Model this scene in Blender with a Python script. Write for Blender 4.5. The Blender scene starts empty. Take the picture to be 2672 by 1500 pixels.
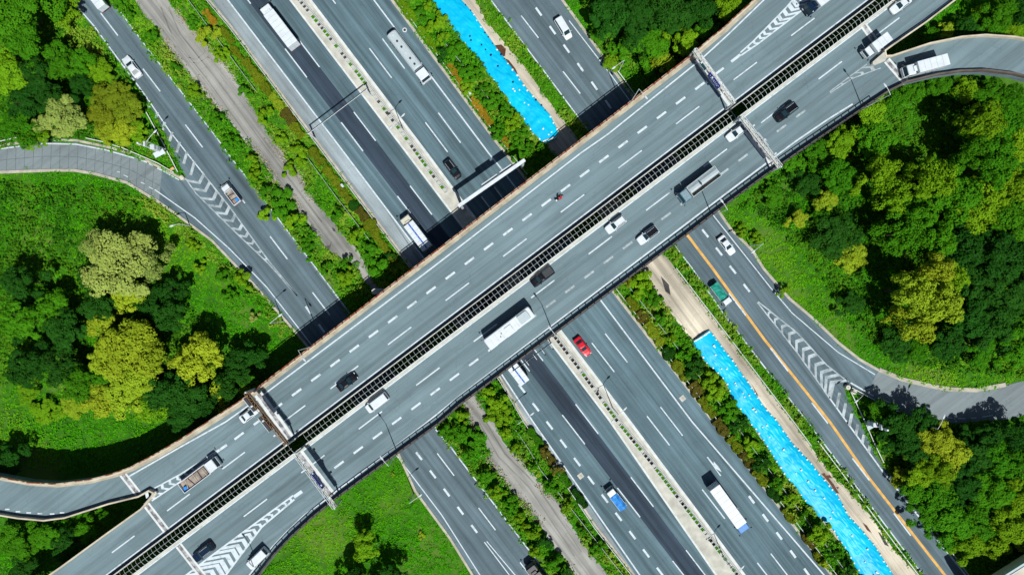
import bpy, math, random
import numpy as np
from mathutils import Vector, Matrix, noise as mnoise
S = bpy.context.scene
C = S.collection
random.seed(7); RNG = np.random.default_rng(7)
# ------------------------------------------------------------------ camera, sky, sun, exposure
H = 148.0                 # height of the drone
SC = 0.083                # metres per photo pixel on the ground
CX, CY = 1336.0, 750.0
cam_d = bpy.data.cameras.new("camera"); cam = bpy.data.objects.new("camera", cam_d); C.objects.link(cam)
cam.location = (0, 0, H); cam.rotation_euler = (0, 0, 0)
cam_d.sensor_width = 36.0; cam_d.lens = 36.0 * H / (2672 * SC)
cam_d.clip_start = 1.0; cam_d.clip_end = 5000.0
S.camera = cam
COT = 0.62                # shadow length per metre of height
SDX, SDY = -0.37, 0.93    # direction in which the shadows fall
world = bpy.data.worlds.new("World"); S.world = world; world.use_nodes = True
wn = world.node_tree.nodes; wn.clear()
sky = wn.new("ShaderNodeTexSky"); sky.sky_type = 'NISHITA'; sky.sun_disc = False
sky.sun_elevation = math.atan(1 / COT); sky.sun_rotation = math.atan2(-SDX, -SDY)
bg = wn.new("ShaderNodeBackground"); bg.inputs['Strength'].default_value = 0.05
wo = wn.new("ShaderNodeOutputWorld")
world.node_tree.links.new(sky.outputs[0], bg.inputs[0]); world.node_tree.links.new(bg.outputs[0], wo.inputs[0])
sun_d = bpy.data.lights.new("sun", 'SUN'); sun_d.energy = 5.0; sun_d.angle = math.radians(0.5); sun_d.color = (1.0, 0.98, 0.95)
sun = bpy.data.objects.new("sun", sun_d); C.objects.link(sun); sun.location = (60, -150, 250)
sun.rotation_euler = Vector((SDX * COT, SDY * COT, -1)).to_track_quat('-Z', 'Y').to_euler()
S.view_settings.view_transform = 'Standard'; S.view_settings.look = 'None'
S.view_settings.exposure = 0.0; S.view_settings.gamma = 1.0
S.cycles.max_bounces = 4; S.cycles.diffuse_bounces = 1; S.cycles.glossy_bounces = 2; S.cycles.transmission_bounces = 2
S.cycles.pixel_filter_width = 1.2

ZB = 7.5                  # height of the overpass deck

def W(px, py, z=0.0):
    k = SC * (H - z) / H
    return Vector(((px - CX) * k, (CY - py) * k, z))
def WP(poly, z=0.0):
    return [W(x, y, z) for x, y in poly]
def hd(dx, dy):           # heading angle of an image direction
    return math.atan2(-dy, dx)
D_NE = hd(.797, -.604); D_SW = D_NE + math.pi
D_NW = hd(-.607, -.795); D_SE = D_NW + math.pi

# ------------------------------------------------------------------ materials
MATS = {}
def nmat(name):
    m = bpy.data.materials.new(name); m.use_nodes = True
    nt = m.node_tree; b = nt.nodes['Principled BSDF']
    b.inputs['Specular IOR Level'].default_value = 0.25
    MATS[name] = m
    return m, nt, b
def mixrgb(nt, fac, a, b, blend='MIX'):
    n = nt.nodes.new('ShaderNodeMix'); n.data_type = 'RGBA'; n.blend_type = blend
    for sock, v in ((n.inputs[0], fac), (n.inputs[6], a), (n.inputs[7], b)):
        if isinstance(v, bpy.types.NodeSocket): nt.links.new(v, sock)
        elif isinstance(v, (int, float)): sock.default_value = v
        else: sock.default_value = (*v, 1) if len(v) == 3 else v
    return n.outputs[2]
def noise_node(nt, scale, detail=3, vec=None, rough=.55):
    n = nt.nodes.new('ShaderNodeTexNoise'); n.inputs['Scale'].default_value = scale
    n.inputs['Detail'].default_value = detail; n.inputs['Roughness'].default_value = rough
    if vec is not None: nt.links.new(vec, n.inputs['Vector'])
    return n.outputs['Fac']
def ramp(nt, fac, lo, hi, c0=0.0, c1=1.0):
    n = nt.nodes.new('ShaderNodeMapRange'); n.inputs[1].default_value = lo; n.inputs[2].default_value = hi
    n.inputs[3].default_value = c0; n.inputs[4].default_value = c1
    nt.links.new(fac, n.inputs[0]); return n.outputs[0]
def objco(nt, rot=0.0, scale=(1, 1, 1)):
    t = nt.nodes.new('ShaderNodeTexCoord'); m = nt.nodes.new('ShaderNodeMapping')
    m.vector_type = 'POINT'
    r = nt.nodes.new('ShaderNodeVectorRotate'); r.rotation_type = 'Z_AXIS'; r.inputs['Angle'].default_value = -rot
    nt.links.new(t.outputs['Object'], r.inputs['Vector']); nt.links.new(r.outputs[0], m.inputs[0])
    m.inputs['Scale'].default_value = scale
    return m.outputs[0]
def flat(name, col, rough=.6, var=.15, scale=2.0, metal=0.0, spec=.25, coat=0.0):
    m, nt, b = nmat(name)
    v = objco(nt)
    f = ramp(nt, noise_node(nt, scale, 4, v), .3, .7)
    o = mixrgb(nt, f, tuple(c * (1 - var) for c in col), tuple(min(1, c * (1 + var)) for c in col))
    nt.links.new(o, b.inputs['Base Color'])
    b.inputs['Roughness'].default_value = rough; b.inputs['Metallic'].default_value = metal
    b.inputs['Specular IOR Level'].default_value = spec; b.inputs['Coat Weight'].default_value = coat
    b.inputs['Coat Roughness'].default_value = .08
    return m
def asphalt(name, col, ang, streak=.18, patch=.14):
    m, nt, b = nmat(name)
    v = objco(nt, ang, (.012, .9, 1)); v2 = objco(nt)
    a = ramp(nt, noise_node(nt, 1.0, 5, v, .65), .36, .64, 1 - streak, 1 + streak)
    p = ramp(nt, noise_node(nt, .07, 4, v2), .3, .7, 1 - patch, 1 + patch)
    g = ramp(nt, noise_node(nt, 6.0, 2, v2, .8), .2, .8, .9, 1.1)
    v3 = objco(nt, ang, (.05, .45, 1))
    st = ramp(nt, noise_node(nt, 1.0, 4, v3, .6), .52, .70, 1.0, .76)
    def mul(x, y):
        n = nt.nodes.new('ShaderNodeMath'); n.operation = 'MULTIPLY'
        nt.links.new(x, n.inputs[0]); nt.links.new(y, n.inputs[1]); return n.outputs[0]
    k = mul(mul(a, p), mul(g, st))
    # fine cracks and joints
    vo = nt.nodes.new('ShaderNodeTexVoronoi'); vo.feature = 'DISTANCE_TO_EDGE'; vo.inputs['Scale'].default_value = .16
    wv = nt.nodes.new('ShaderNodeVectorMath'); wv.operation = 'ADD'
    nn = nt.nodes.new('ShaderNodeTexNoise'); nn.inputs['Scale'].default_value = .6; nn.inputs['Detail'].default_value = 4
    nt.links.new(v2, nn.inputs['Vector']); nt.links.new(v2, wv.inputs[0])
    sc_ = nt.nodes.new('ShaderNodeVectorMath'); sc_.operation = 'SCALE'; sc_.inputs['Scale'].default_value = 2.5
    nt.links.new(nn.outputs['Color'], sc_.inputs[0]); nt.links.new(sc_.outputs[0], wv.inputs[1])
    nt.links.new(wv.outputs[0], vo.inputs['Vector'])
    cr = ramp(nt, vo.outputs['Distance'], 0.0, .012, .86, 1.0)
    k = mul(k, cr)
    n = nt.nodes.new('ShaderNodeVectorMath'); n.operation = 'SCALE'; n.inputs[0].default_value = col
    nt.links.new(k, n.inputs['Scale']); nt.links.new(n.outputs[0], b.inputs['Base Color'])
    b.inputs['Roughness'].default_value = .85; b.inputs['Specular IOR Level'].default_value = .15
    return m
def leafmat(name, a, b2, rough=.55, obj_tint=False, patch=None):
    m, nt, b = nmat(name)
    g = nt.nodes.new('ShaderNodeNewGeometry')
    o = mixrgb(nt, g.outputs['Random Per Island'], a, b2)
    if obj_tint:
        oi = nt.nodes.new('ShaderNodeObjectInfo')
        o = mixrgb(nt, 1.0, o, oi.outputs['Color'], 'MULTIPLY')
    if patch:
        v = objco(nt); f = ramp(nt, noise_node(nt, patch[0], 4, v), .45, .66)
        o = mixrgb(nt, f, o, patch[1])
    nt.links.new(o, b.inputs['Base Color'])
    b.inputs['Roughness'].default_value = max(rough, .7); b.inputs['Specular IOR Level'].default_value = .03
    return m
A_MAIN = hd(.607, .795); A_BR = D_NE
M_ASPH = asphalt('asphalt_highway', (.094, .152, .176), A_MAIN, .3, .18)
M_ASPH2 = asphalt('asphalt_service', (.100, .146, .168), A_MAIN, .26, .18)
M_DARK = asphalt('asphalt_new', (.034, .052, .074), A_MAIN, .28, .2)
M_DECK = asphalt('asphalt_deck', (.146, .210, .232), A_BR, .16, .12)
M_SHLD = asphalt('shoulder_concrete', (.235, .285, .30), A_MAIN, .2, .34)
M_RAMPC = asphalt('concrete_ramp', (.185, .225, .235), A_BR, .1, .12)
M_PATH = asphalt('worn_path', (.275, .275, .255), A_MAIN, .3, .3)
M_PATH2 = asphalt('bare_ground', (.46, .42, .33), A_MAIN, .3, .32)
M_PAINT, _nt, _b = nmat('road_paint')
_f = ramp(_nt, noise_node(_nt, 1.1, 6, objco(_nt), .75), .34, .5)
_nt.links.new(mixrgb(_nt, _f, (.34, .41, .43), (.56, .64, .68)), _b.inputs['Base Color']); _b.inputs['Roughness'].default_value = .75
M_PAINTW = flat('worn_paint', (.33, .39, .40), .8, .3, 1.5)
M_PAINTG, _nt, _b = nmat('faded_paint')
_f = ramp(_nt, noise_node(_nt, .35, 5, objco(_nt), .7), .36, .6)
_nt.links.new(mixrgb(_nt, _f, (.17, .215, .225), (.44, .51, .53)), _b.inputs['Base Color']); _b.inputs['Roughness'].default_value = .8
M_YELL = flat('yellow_paint', (.62, .36, .09), .7, .2, .8)
M_CONC = flat('concrete', (.46, .46, .40), .85, .22, .5)
M_CONCW = flat('white_concrete', (.58, .62, .60), .8, .15, .8)
M_KERB = flat('kerb_concrete', (.40, .38, .31), .85, .25, .6)
M_PARA = flat('parapet_concrete', (.50, .45, .34), .85, .3, .35)
M_RUST = flat('rusty_steel', (.20, .055, .025), .8, .4, 1.5)
M_RUSTE, _nt, _b = nmat('rust_stained_edge')
_f = ramp(_nt, noise_node(_nt, .9, 4, objco(_nt)), .42, .55)
_nt.links.new(mixrgb(_nt, _f, (.42, .36, .26), (.17, .045, .02)), _b.inputs['Base Color']); _b.inputs['Roughness'].default_value = .9
M_STEEL = flat('pale_steel', (.55, .60, .60), .45, .1, 2, .0)
M_STEELD = flat('dark_steel', (.04, .045, .05), .5, .2, 2)
M_WHITE = flat('white_paint', (.60, .66, .69), .4, .09, .9, coat=.15)
M_CREAM = flat('cream_paint', (.55, .54, .44), .4, .06, 2)
M_SILVER = flat('silver_paint', (.42, .5, .52), .35, .05, 2)
M_BLACK = flat('black_paint', (.004, .005, .009), .3, .1, 2, spec=.3, coat=.12)
M_NAVY = flat('navy_paint', (.005, .016, .04), .3, .1, 2, spec=.3, coat=.15)
M_RED = flat('red_paint', (.55, .004, .02), .3, .05, 2, coat=.5)
M_GREENT = flat('green_tarpaulin', (.015, .25, .19), .6, .35, 1.6)
M_BLUET = flat('blue_sheet', (.03, .22, .60), .6, .4, 1.4)
M_BLUE = flat('blue_stripe', (.01, .10, .42), .5, .1, 2)
M_GLASS = flat('dark_glass', (.012, .035, .045), .12, .2, 2, spec=.5)
M_RUBBER = flat('rubber', (.012, .012, .012), .8, .1, 3)
M_LAMP = flat('clear_lamp', (.7, .75, .75), .2, .05, 3)
M_TAIL = flat('red_lamp', (.4, .01, .01), .3, .1, 3)
M_SIGNB = flat('blue_sign', (.008, .03, .30), .5, .1, 1)
M_SIGNW = flat('sign_lettering', (.6, .65, .75), .5, .05, 1)
M_CARGO = flat('dirty_cargo', (.30, .25, .21), .9, .45, .9)
M_SKIN = flat('skin', (.42, .24, .16), .6, .05, 4)
M_CLOTH = flat('dark_cloth', (.012, .013, .018), .8, .2, 4)
M_REDC = flat('red_cloth', (.42, .006, .012), .7, .15, 4)
M_BARK = flat('bark', (.09, .065, .045), .9, .3, 3)
M_SOIL = flat('soil', (.06, .05, .035), .95, .3, 2)
M_JNT = flat('joint_filler', (.085, .115, .12), .9, .3, .6)
M_TRACK = asphalt('tyre_track', (.20, .20, .185), A_MAIN, .4, .4)
M_MUD = flat('wet_mud', (.085, .035, .018), .7, .3, .5)
M_OLD = flat('grey_equipment', (.5, .56, .58), .5, .1, 1)
M_DRY = flat('dry_weeds', (.34, .30, .17), .9, .3, 1.2)
# blue tarpaulin with creases
M_TARP, _nt, _b = nmat('blue_tarpaulin')
_v = objco(_nt, A_MAIN, (1.1, .3, 1)); _f = ramp(_nt, noise_node(_nt, 1.0, 6, _v, .6), .25, .75)
_f2 = ramp(_nt, noise_node(_nt, .12, 3, objco(_nt)), .4, .6)
_o = mixrgb(_nt, _f, (.0, .40, .68), (.0, .47, .74)); _o = mixrgb(_nt, _f2, _o, (.0, .52, .76))
_nt.links.new(_o, _b.inputs['Base Color']); _b.inputs['Roughness'].default_value = .45
# ground under the plants
M_GROUND, _nt, _b = nmat('ground_soil')
_v = objco(_nt); _f = ramp(_nt, noise_node(_nt, .5, 6, _v), .35, .65); _f2 = ramp(_nt, noise_node(_nt, .06, 4, _v), .5, .62)
_o = mixrgb(_nt, _f, (.022, .10, .003), (.045, .18, .004)); _o = mixrgb(_nt, _f2, _o, (.09, .17, .02))
_nt.links.new(_o, _b.inputs['Base Color']); _b.inputs['Roughness'].default_value = .95
M_GRASS = leafmat('grass_blades', (.022, .16, .002), (.07, .34, .004), .6, False, (.03, (.13, .34, .008)))
M_WEED = leafmat('weed_leaves', (.022, .135, .004), (.085, .29, .008), .6, False, (.09, (.22, .33, .03)))
M_LEAF = leafmat('tree_leaves', (.72, .75, .6), (1, 1, 1), .55, True)
M_GRAV = leafmat('gravel_bits', (.10, .09, .07), (.5, .47, .4), .9)
M_FLOWER = leafmat('pale_blossom', (.45, .5, .32), (.75, .8, .6), .6)

# ------------------------------------------------------------------ mesh helpers
class MB:
    def __init__(s): s.v = []; s.f = []
    def add(s, vs, fs):
        o = len(s.v); s.v += [tuple(p) for p in vs]; s.f += [tuple(i + o for i in f) for f in fs]; return s
    def poly(s, pts): return s.add(pts, [tuple(range(len(pts)))])
    def prism(s, pts, z0, z1):
        n = len(pts); a = [(p[0], p[1], z0) for p in pts]; b = [(p[0], p[1], z1) for p in pts]
        ar = sum(pts[i][0] * pts[(i + 1) % n][1] - pts[(i + 1) % n][0] * pts[i][1] for i in range(n))
        if ar < 0: a.reverse(); b.reverse()
        return s.add(a + b, [tuple(range(n, 2 * n)), tuple(range(n - 1, -1, -1))] + [(i, (i + 1) % n, n + (i + 1) % n, n + i) for i in range(n)])
    def box(s, c, d, rot=0.0):
        x, y, z = d[0] / 2, d[1] / 2, d[2] / 2; co, si = math.cos(rot), math.sin(rot); vs = []
        for sz in (-z, z):
            for sx, sy in ((-x, -y), (x, -y), (x, y), (-x, y)):
                vs.append((c[0] + sx * co - sy * si, c[1] + sx * si + sy * co, c[2] + sz))
        return s.add(vs, [(3, 2, 1, 0), (4, 5, 6, 7), (0, 1, 5, 4), (1, 2, 6, 5), (2, 3, 7, 6), (3, 0, 4, 7)])
    def tube(s, p, q, r, r2=None, n=6):
        p, q = Vector(p), Vector(q); d = q - p
        if d.length < 1e-6: return s
        r2 = r if r2 is None else r2
        u = d.normalized().orthogonal().normalized(); w = d.normalized().cross(u)
        vs = []
        for c, rr in ((p, r), (q, r2)):
            for i in range(n):
                a = 2 * math.pi * i / n; vs.append(c + (u * math.cos(a) + w * math.sin(a)) * rr)
        return s.add(vs, [(i, (i + 1) % n, n + (i + 1) % n, n + i) for i in range(n)] + [tuple(range(n - 1, -1, -1)), tuple(range(n, 2 * n))])
    def loft(s, secs, cap=True):          # rings with the same number of points
        n = len(secs[0]); vs = [p for r in secs for p in r]; fs = []
        for k in range(len(secs) - 1):
            for i in range(n):
                fs.append((k * n + i, k * n + (i + 1) % n, (k + 1) * n + (i + 1) % n, (k + 1) * n + i))
        if cap: fs += [tuple(range(n - 1, -1, -1)), tuple(range((len(secs) - 1) * n, len(secs) * n))]
        return s.add(vs, fs)
    def rbox(s, c, d, r=.08, rt=None):    # box with chamfered plan corners and top edge
        rt = r if rt is None else rt; x, y = d[0] / 2, d[1] / 2; z0, z1 = c[2] - d[2] / 2, c[2] + d[2] / 2
        def ring(x, y, r, z):
            return [(c[0] + a, c[1] + b, z) for a, b in ((x - r, -y), (x, -y + r), (x, y - r), (x - r, y), (-x + r, y), (-x, y - r), (-x, -y + r), (-x + r, -y))]
        return s.loft([ring(x, y, r, z0), ring(x, y, r, z1 - rt), ring(x - rt, y - rt, r, z1)])
    def wall(s, pts, th, z0, z1):         # upright wall along a path
        L, R = offs(pts, th / 2), offs(pts, -th / 2); n = len(pts); vs = []
        for i in range(n):
            vs += [(L[i][0], L[i][1], z0), (R[i][0], R[i][1], z0), (R[i][0], R[i][1], z1), (L[i][0], L[i][1], z1)]
        fs = []
        for i in range(n - 1):
            a, b = 4 * i, 4 * i + 4
            for j in range(4): fs.append((a + j, a + (j + 1) % 4, b + (j + 1) % 4, b + j))
        fs += [(3, 2, 1, 0), (4 * n - 4, 4 * n - 3, 4 * n - 2, 4 * n - 1)]
        return s.add(vs, fs)
    def strip(s, pts, w, z):              # flat ribbon
        L, R = offs(pts, w / 2), offs(pts, -w / 2)
        for i in range(len(pts) - 1):
            s.add([(*R[i], z), (*R[i + 1], z), (*L[i + 1], z), (*L[i], z)], [(0, 1, 2, 3)])
        return s
    def build(s, name, mat, parent=None, loc=None, smooth=False):
        me = bpy.data.meshes.new(name); me.from_pydata(s.v, [], s.f); me.update()
        if smooth: me.shade_smooth()
        o = bpy.data.objects.new(name, me); C.objects.link(o)
        if mat: me.materials.append(mat)
        if parent: o.parent = parent
        if loc is not None: o.location = loc
        return o
def offs(pts, d):
    n = len(pts); out = []
    for i in range(n):
        a = Vector(pts[max(0, i - 1)][:2]); b = Vector(pts[i][:2]); c = Vector(pts[min(n - 1, i + 1)][:2])
        t1 = (b - a); t2 = (c - b)
        if t1.length < 1e-9: t1 = t2
        if t2.length < 1e-9: t2 = t1
        t1.normalize(); t2.normalize(); t = (t1 + t2).normalized()
        k = max(.4, t.dot(t1)); out.append((b.x - t.y * d / k, b.y + t.x * d / k))
    return out
def along(pts, step, start=0.0):          # points and angles every step metres
    out = []; d = start; acc = 0.0
    for i in range(len(pts) - 1):
        a, b = Vector(pts[i][:2]), Vector(pts[i + 1][:2]); L = (b - a).length
        while d <= acc + L:
            p = a.lerp(b, (d - acc) / L); out.append((p.x, p.y, math.atan2((b - a).y, (b - a).x))); d += step
        acc += L
    return out
def resample(pts, n):
    L = [0]
    for i in range(len(pts) - 1): L.append(L[-1] + (Vector(pts[i + 1][:2]) - Vector(pts[i][:2])).length)
    out = []
    for k in range(n):
        d = L[-1] * k / (n - 1)
        for i in range(len(pts) - 1):
            if d <= L[i + 1] + 1e-6:
                out.append(Vector(pts[i][:2]).lerp(Vector(pts[i + 1][:2]), (d - L[i]) / max(1e-9, L[i + 1] - L[i]))); break
    return out
def tag(o, label=None, cat=None, group=None, kind=None):
    if label: o['label'] = label
    if cat: o['category'] = cat
    if group: o['group'] = group
    if kind: o['kind'] = kind
    return o
def thing(name, label, cat, loc=(0, 0, 0), rz=0.0, group=None):
    o = bpy.data.objects.new(name, None); C.objects.link(o); o.location = loc; o.rotation_euler = (0, 0, rz)
    o.empty_display_size = .3
    return tag(o, label, cat, group)
def struct(name, mb, mat): return tag(mb.build(name, mat), kind='structure')
def dup(root, loc=None, rz=None, label=None, scale=None, group=None):
    r = root.copy(); C.objects.link(r)
    if loc is not None: r.location = loc
    if rz is not None: r.rotation_euler = (0, 0, rz)
    if scale is not None: r.scale = scale if hasattr(scale, '__len__') else (scale,) * 3
    if label: r['label'] = label
    if group: r['group'] = group
    for ch in list(root.children):
        c = ch.copy(); C.objects.link(c); c.parent = r
        for g in list(ch.children):
            d = g.copy(); C.objects.link(d); d.parent = c
    return r
def inside(x, y, poly):
    r = np.zeros(len(x), bool); n = len(poly); j = n - 1
    for i in range(n):
        xi, yi = poly[i][0], poly[i][1]; xj, yj = poly[j][0], poly[j][1]
        with np.errstate(divide='ignore', invalid='ignore'):
            c = ((yi > y) != (yj > y)) & (x < (xj - xi) * (y - yi) / (yj - yi + 1e-12) + xi)
        r ^= c; j = i
    return r
# ================================================================== SETTING
MB().poly([(-900, -900, 0), (900, -900, 0), (900, 900, 0), (-900, 900, 0)])
struct('ground', MB().poly([(-900, -900, 0), (900, -900, 0), (900, 900, 0), (-900, 900, 0)]), M_GROUND)
L0 = [(440, -130), (537, 0), (600, 75), (843, 400), (1073, 704), (1300, 988), (1366, 1100), (1551, 1377), (1648, 1500), (1730, 1605)]
L1 = [(495, -130), (594, 0), (899, 400), (1109, 678), (1311, 979), (1391, 1100), (1670, 1500), (1745, 1607)]
M0 = [(655, -130), (754, 0), (1059, 400), (1209, 599), (1438, 899), (1590, 1100), (1866, 1500), (1940, 1605)]
M1 = [(714, -130), (813, 0), (1117, 400), (1211, 527), (1466, 862), (1648, 1100), (1947, 1500), (2025, 1605)]
L2 = [(876, -130), (975, 0), (1275, 400), (1313, 447), (1568, 784), (1806, 1100), (2151, 1500), (2240, 1605)]
L3 = [(930, -130), (1027, 0), (1300, 371), (1344, 425), (1604, 759), (1867, 1100), (2176, 1500), (2262, 1610)]
P_MAIN = L0 + L3[::-1]
A_R = [(200, -110), (277, 0), (313, 30), (379, 119), (467, 232), (562, 355), (605, 414), (689, 522), (866, 750), (918, 820), (1137, 1114), (1181, 1166), (1200, 1194), (1305, 1330), (1374, 1422), (1440, 1510), (1510, 1605)]
A_L = [(1310, 1605), (1234, 1500), (1175, 1404), (1084, 1280), (1040, 1183), (777, 872), (664, 743), (553, 627), (470, 566), (415, 527), (423, 446), (468, 470), (484, 462), (445, 383), (412, 310), (372, 245), (299, 149), (241, 69), (181, 0), (100, -110)]
P_A = A_R + A_L
P_LOOP = [(-160, 430), (0, 386), (111, 371), (199, 373), (277, 389), (351, 409), (423, 446), (415, 527), (332, 477), (249, 454), (194, 445), (138, 445), (0, 450), (-160, 500)]
R_L = [(1195, -110), (1277, 0), (1538, 349), (1757, 640), (1803, 700), (1883, 816), (1994, 960), (2104, 1100), (2406, 1500), (2485, 1605)]
R_R = [(1386, -110), (1466, 0), (1560, 130), (1626, 219), (1877, 555), (1905, 596), (1963, 654), (1991, 700), (2060, 780), (2124, 833), (2187, 894), (2243, 938), (2293, 966)]
P_R = R_L + [(2610, 1605), (2530, 1500), (2440, 1390), (2322, 1238), (2290, 1196), (2268, 1150), (2243, 1100), (2215, 1046), (2198, 1004), (2219, 1013), (2258, 1032)] + R_R[::-1]
P_RR = [(2293, 966), (2353, 991), (2385, 1001), (2436, 1010), (2477, 1017), (2546, 1019), (2623, 1005), (2672, 993), (2800, 950), (2800, 1040), (2640, 1092), (2495, 1104), (2400, 1095), (2343, 1075), (2286, 1048), (2258, 1032)]
PA_L = [(290, -110), (351, 0), (379, 44), (409, 72), (423, 102), (470, 166), (523, 230), (553, 271), (595, 310), (636, 366), (680, 414), (733, 497), (772, 527), (780, 549), (821, 607), (849, 643), (877, 668), (926, 690), (951, 732), (1100, 920), (1209, 1054), (1228, 1100), (1230, 1120), (1264, 1125), (1269, 1164), (1280, 1211), (1322, 1260), (1336, 1288), (1372, 1310), (1383, 1338), (1410, 1366), (1435, 1421), (1477, 1460), (1493, 1493), (1560, 1605)]
PA_R = [(360, -110), (437, 0), (470, 42), (512, 89), (553, 133), (609, 194), (650, 263), (700, 348), (738, 397), (744, 414), (788, 461), (808, 508), (835, 541), (866, 574), (899, 618), (932, 649), (960, 704), (975, 735), (1140, 930), (1245, 1035), (1272, 1085), (1291, 1100), (1311, 1150), (1338, 1180), (1377, 1216), (1399, 1244), (1421, 1277), (1466, 1313), (1474, 1343), (1504, 1388), (1532, 1432), (1571, 1479), (1670, 1605)]
P_PATH = PA_L + PA_R[::-1]
SA_L = [(1050, -110), (1128, 0), (1245, 149), (1366, 313), (1421, 373), (1480, 450), (1665, 700), (1726, 783), (1805, 891), (1877, 979), (1955, 1100), (2077, 1277), (2201, 1426), (2320, 1605)]
SA_R = [(1155, -110), (1241, 0), (1269, 55), (1325, 122), (1366, 171), (1421, 249), (1485, 332), (1762, 700), (1900, 880), (2068, 1100), (2113, 1161), (2160, 1225), (2215, 1280), (2270, 1343), (2330, 1430), (2395, 1500), (2475, 1605)]
P_SAND = SA_L + SA_R[::-1]
def sheet(name, poly, z, mat):
    mb = MB(); n = len(poly); pts = [W(x, y, 0) for x, y in poly]
    mb.prism(pts, 0.002, z); return struct(name, mb, mat)
sheet('highway', P_MAIN, .060, M_ASPH)
sheet('service_road', P_A, .060, M_ASPH2)
sheet('loop_ramp_road', P_LOOP, .056, M_RAMPC)
sheet('slip_road', P_R, .060, M_ASPH2)
sheet('curved_ramp_road', P_RR, .056, M_RAMPC)
sheet('worn_path', P_PATH, .030, M_PATH)
sheet('bare_track', P_SAND, .030, M_PATH2)
jm = MB(); ja = resample(WP([(-160, 433), (0, 390), (111, 375), (199, 377), (277, 393), (351, 413), (423, 449)]), 27); jb = resample(WP([(-160, 497), (0, 447), (138, 441), (194, 441), (249, 450), (332, 473), (415, 523)]), 27)
for i in range(1, 26): jm.strip([ja[i], jb[i]], .09, .0605)
jm.strip([(ja[i] + jb[i]) / 2 for i in range(27)], .09, .0645)
struct('ramp_joints', jm, M_JNT)
def inter(A, B, f):
    n = 60; a = resample(WP(A), n); b = resample(WP(B), n); return [a[i].lerp(b[i], f) for i in range(n)]
def ribbon(A, B, z):
    mb = MB(); n = 60; a = resample(WP(A), n); b = resample(WP(B), n)
    for i in range(n - 1): mb.add([(*a[i], z), (*b[i], z), (*b[i + 1], z), (*a[i + 1], z)], [(0, 1, 2, 3)])
    return mb
D1 = [(545, -130), (744, 128), (891, 321), (1037, 512), (1094, 587), (1323, 892), (1382, 968), (1467, 1082), (1611, 1271), (1755, 1460), (1862, 1600)]
D2 = [(600, -130), (777, 101), (924, 293), (1070, 485), (1128, 562), (1358, 865), (1416, 941), (1502, 1054), (1645, 1244), (1789, 1435), (1915, 1600)]
struct('resurfaced_lane', ribbon(D1, D2, .064), M_DARK)
struct('road_shoulder', ribbon(L0, [(495, -130), (594, 0), (899, 400), (1109, 678), (1210, 830)], .064), M_SHLD)
# kerbs and drains along the road edges
kb = MB()
for A, d in ((L0, .45), (L3, -.35)):
    kb.wall(offs(WP(A), d), .55, .0, .19)
kb.wall(WP(A_L[:10]), .5, 0, .2); kb.wall(WP(R_R), .55, 0, .2)
kb.wall(WP(P_LOOP[7:14]), .6, 0, .2)
kb.wall(WP([(0, 380), (111, 365), (199, 367), (277, 383), (351, 403), (423, 440), (470, 464)]), .5, 0, .18)
kb.wall(WP([(2293, 964), (2353, 989), (2436, 1008), (2477, 1015), (2546, 1017), (2623, 1003)]), .9, 0, .2)
struct('road_kerbs', kb, M_KERB)
# central reservation
med = MB(); n = 60; a = resample(WP(M0), n); b = resample(WP(M1), n)
for i in range(n - 1):
    med.prism([a[i], b[i], b[i + 1], a[i + 1]], .01, .16)
struct('median_island', med, M_CONC)
mk = MB()
mk.wall(offs(WP(M0), .22), .42, .0, .24); mk.wall(offs(WP(M1), -.3), .6, .0, .24)
struct('median_kerbs', mk, M_CONCW)
# ---------------------------------------------------------------- painted markings on the ground
pm = MB(); Zm = .068
def line(poly, w, z=Zm, mb=None, zz=0): (mb or pm).strip(WP(poly, zz), w, z)
def dash(p, q, w, z=Zm, mb=None, zz=0):
    a, b = W(*p, zz), W(*q, zz); (mb or pm).strip([a, b], w, z)
line(L1, .3); line(L2, .3)
def series(p, v, per, k0, k1, w, z=Zm, mb=None, zz=0):
    for k in range(k0, k1):
        x, y = p[0] + per[0] * k, p[1] + per[1] * k
        dash((x, y), (x + v[0], y + v[1]), w, z, mb, zz)
series((744, 128), (57, 75), (146.5, 192), -2, 4, .25); series((777, 101), (57, 75), (146.5, 192), -2, 4, .25)
series((964, 127), (58, 77), (146, 193), -2, 4, .25); series((998, 102), (58, 78), (146, 193), -2, 4, .25)
series((1467, 1082), (59, 76), (144, 190), -1, 4, .25); series((1502, 1054), (59, 77), (144, 190), -1, 4, .25)
series((1544, 894), (59, 76), (144, 191), -1, 5, .25); series((1579, 870), (58, 75), (144, 191), -1, 5, .25)
series((1390, 1051), (16, 21), (36, 47.6), -1, 13, .45)
series((1954, 1293), (14, 19), (36, 47.2), 0, 7, .5)
# lane arrow
ar = [(1848, 1193), (1862, 1203), (1864, 1207), (1869, 1204), (1883, 1231), (1866, 1218), (1880, 1238), (1877, 1240)]
pm.poly([(*W(x, y).xy, Zm) for x, y in [(1844, 1192), (1847, 1191), (1862, 1210), (1862, 1203), (1875, 1217), (1883, 1231), (1868, 1222), (1882, 1240), (1879, 1241)][::-1]])
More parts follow.
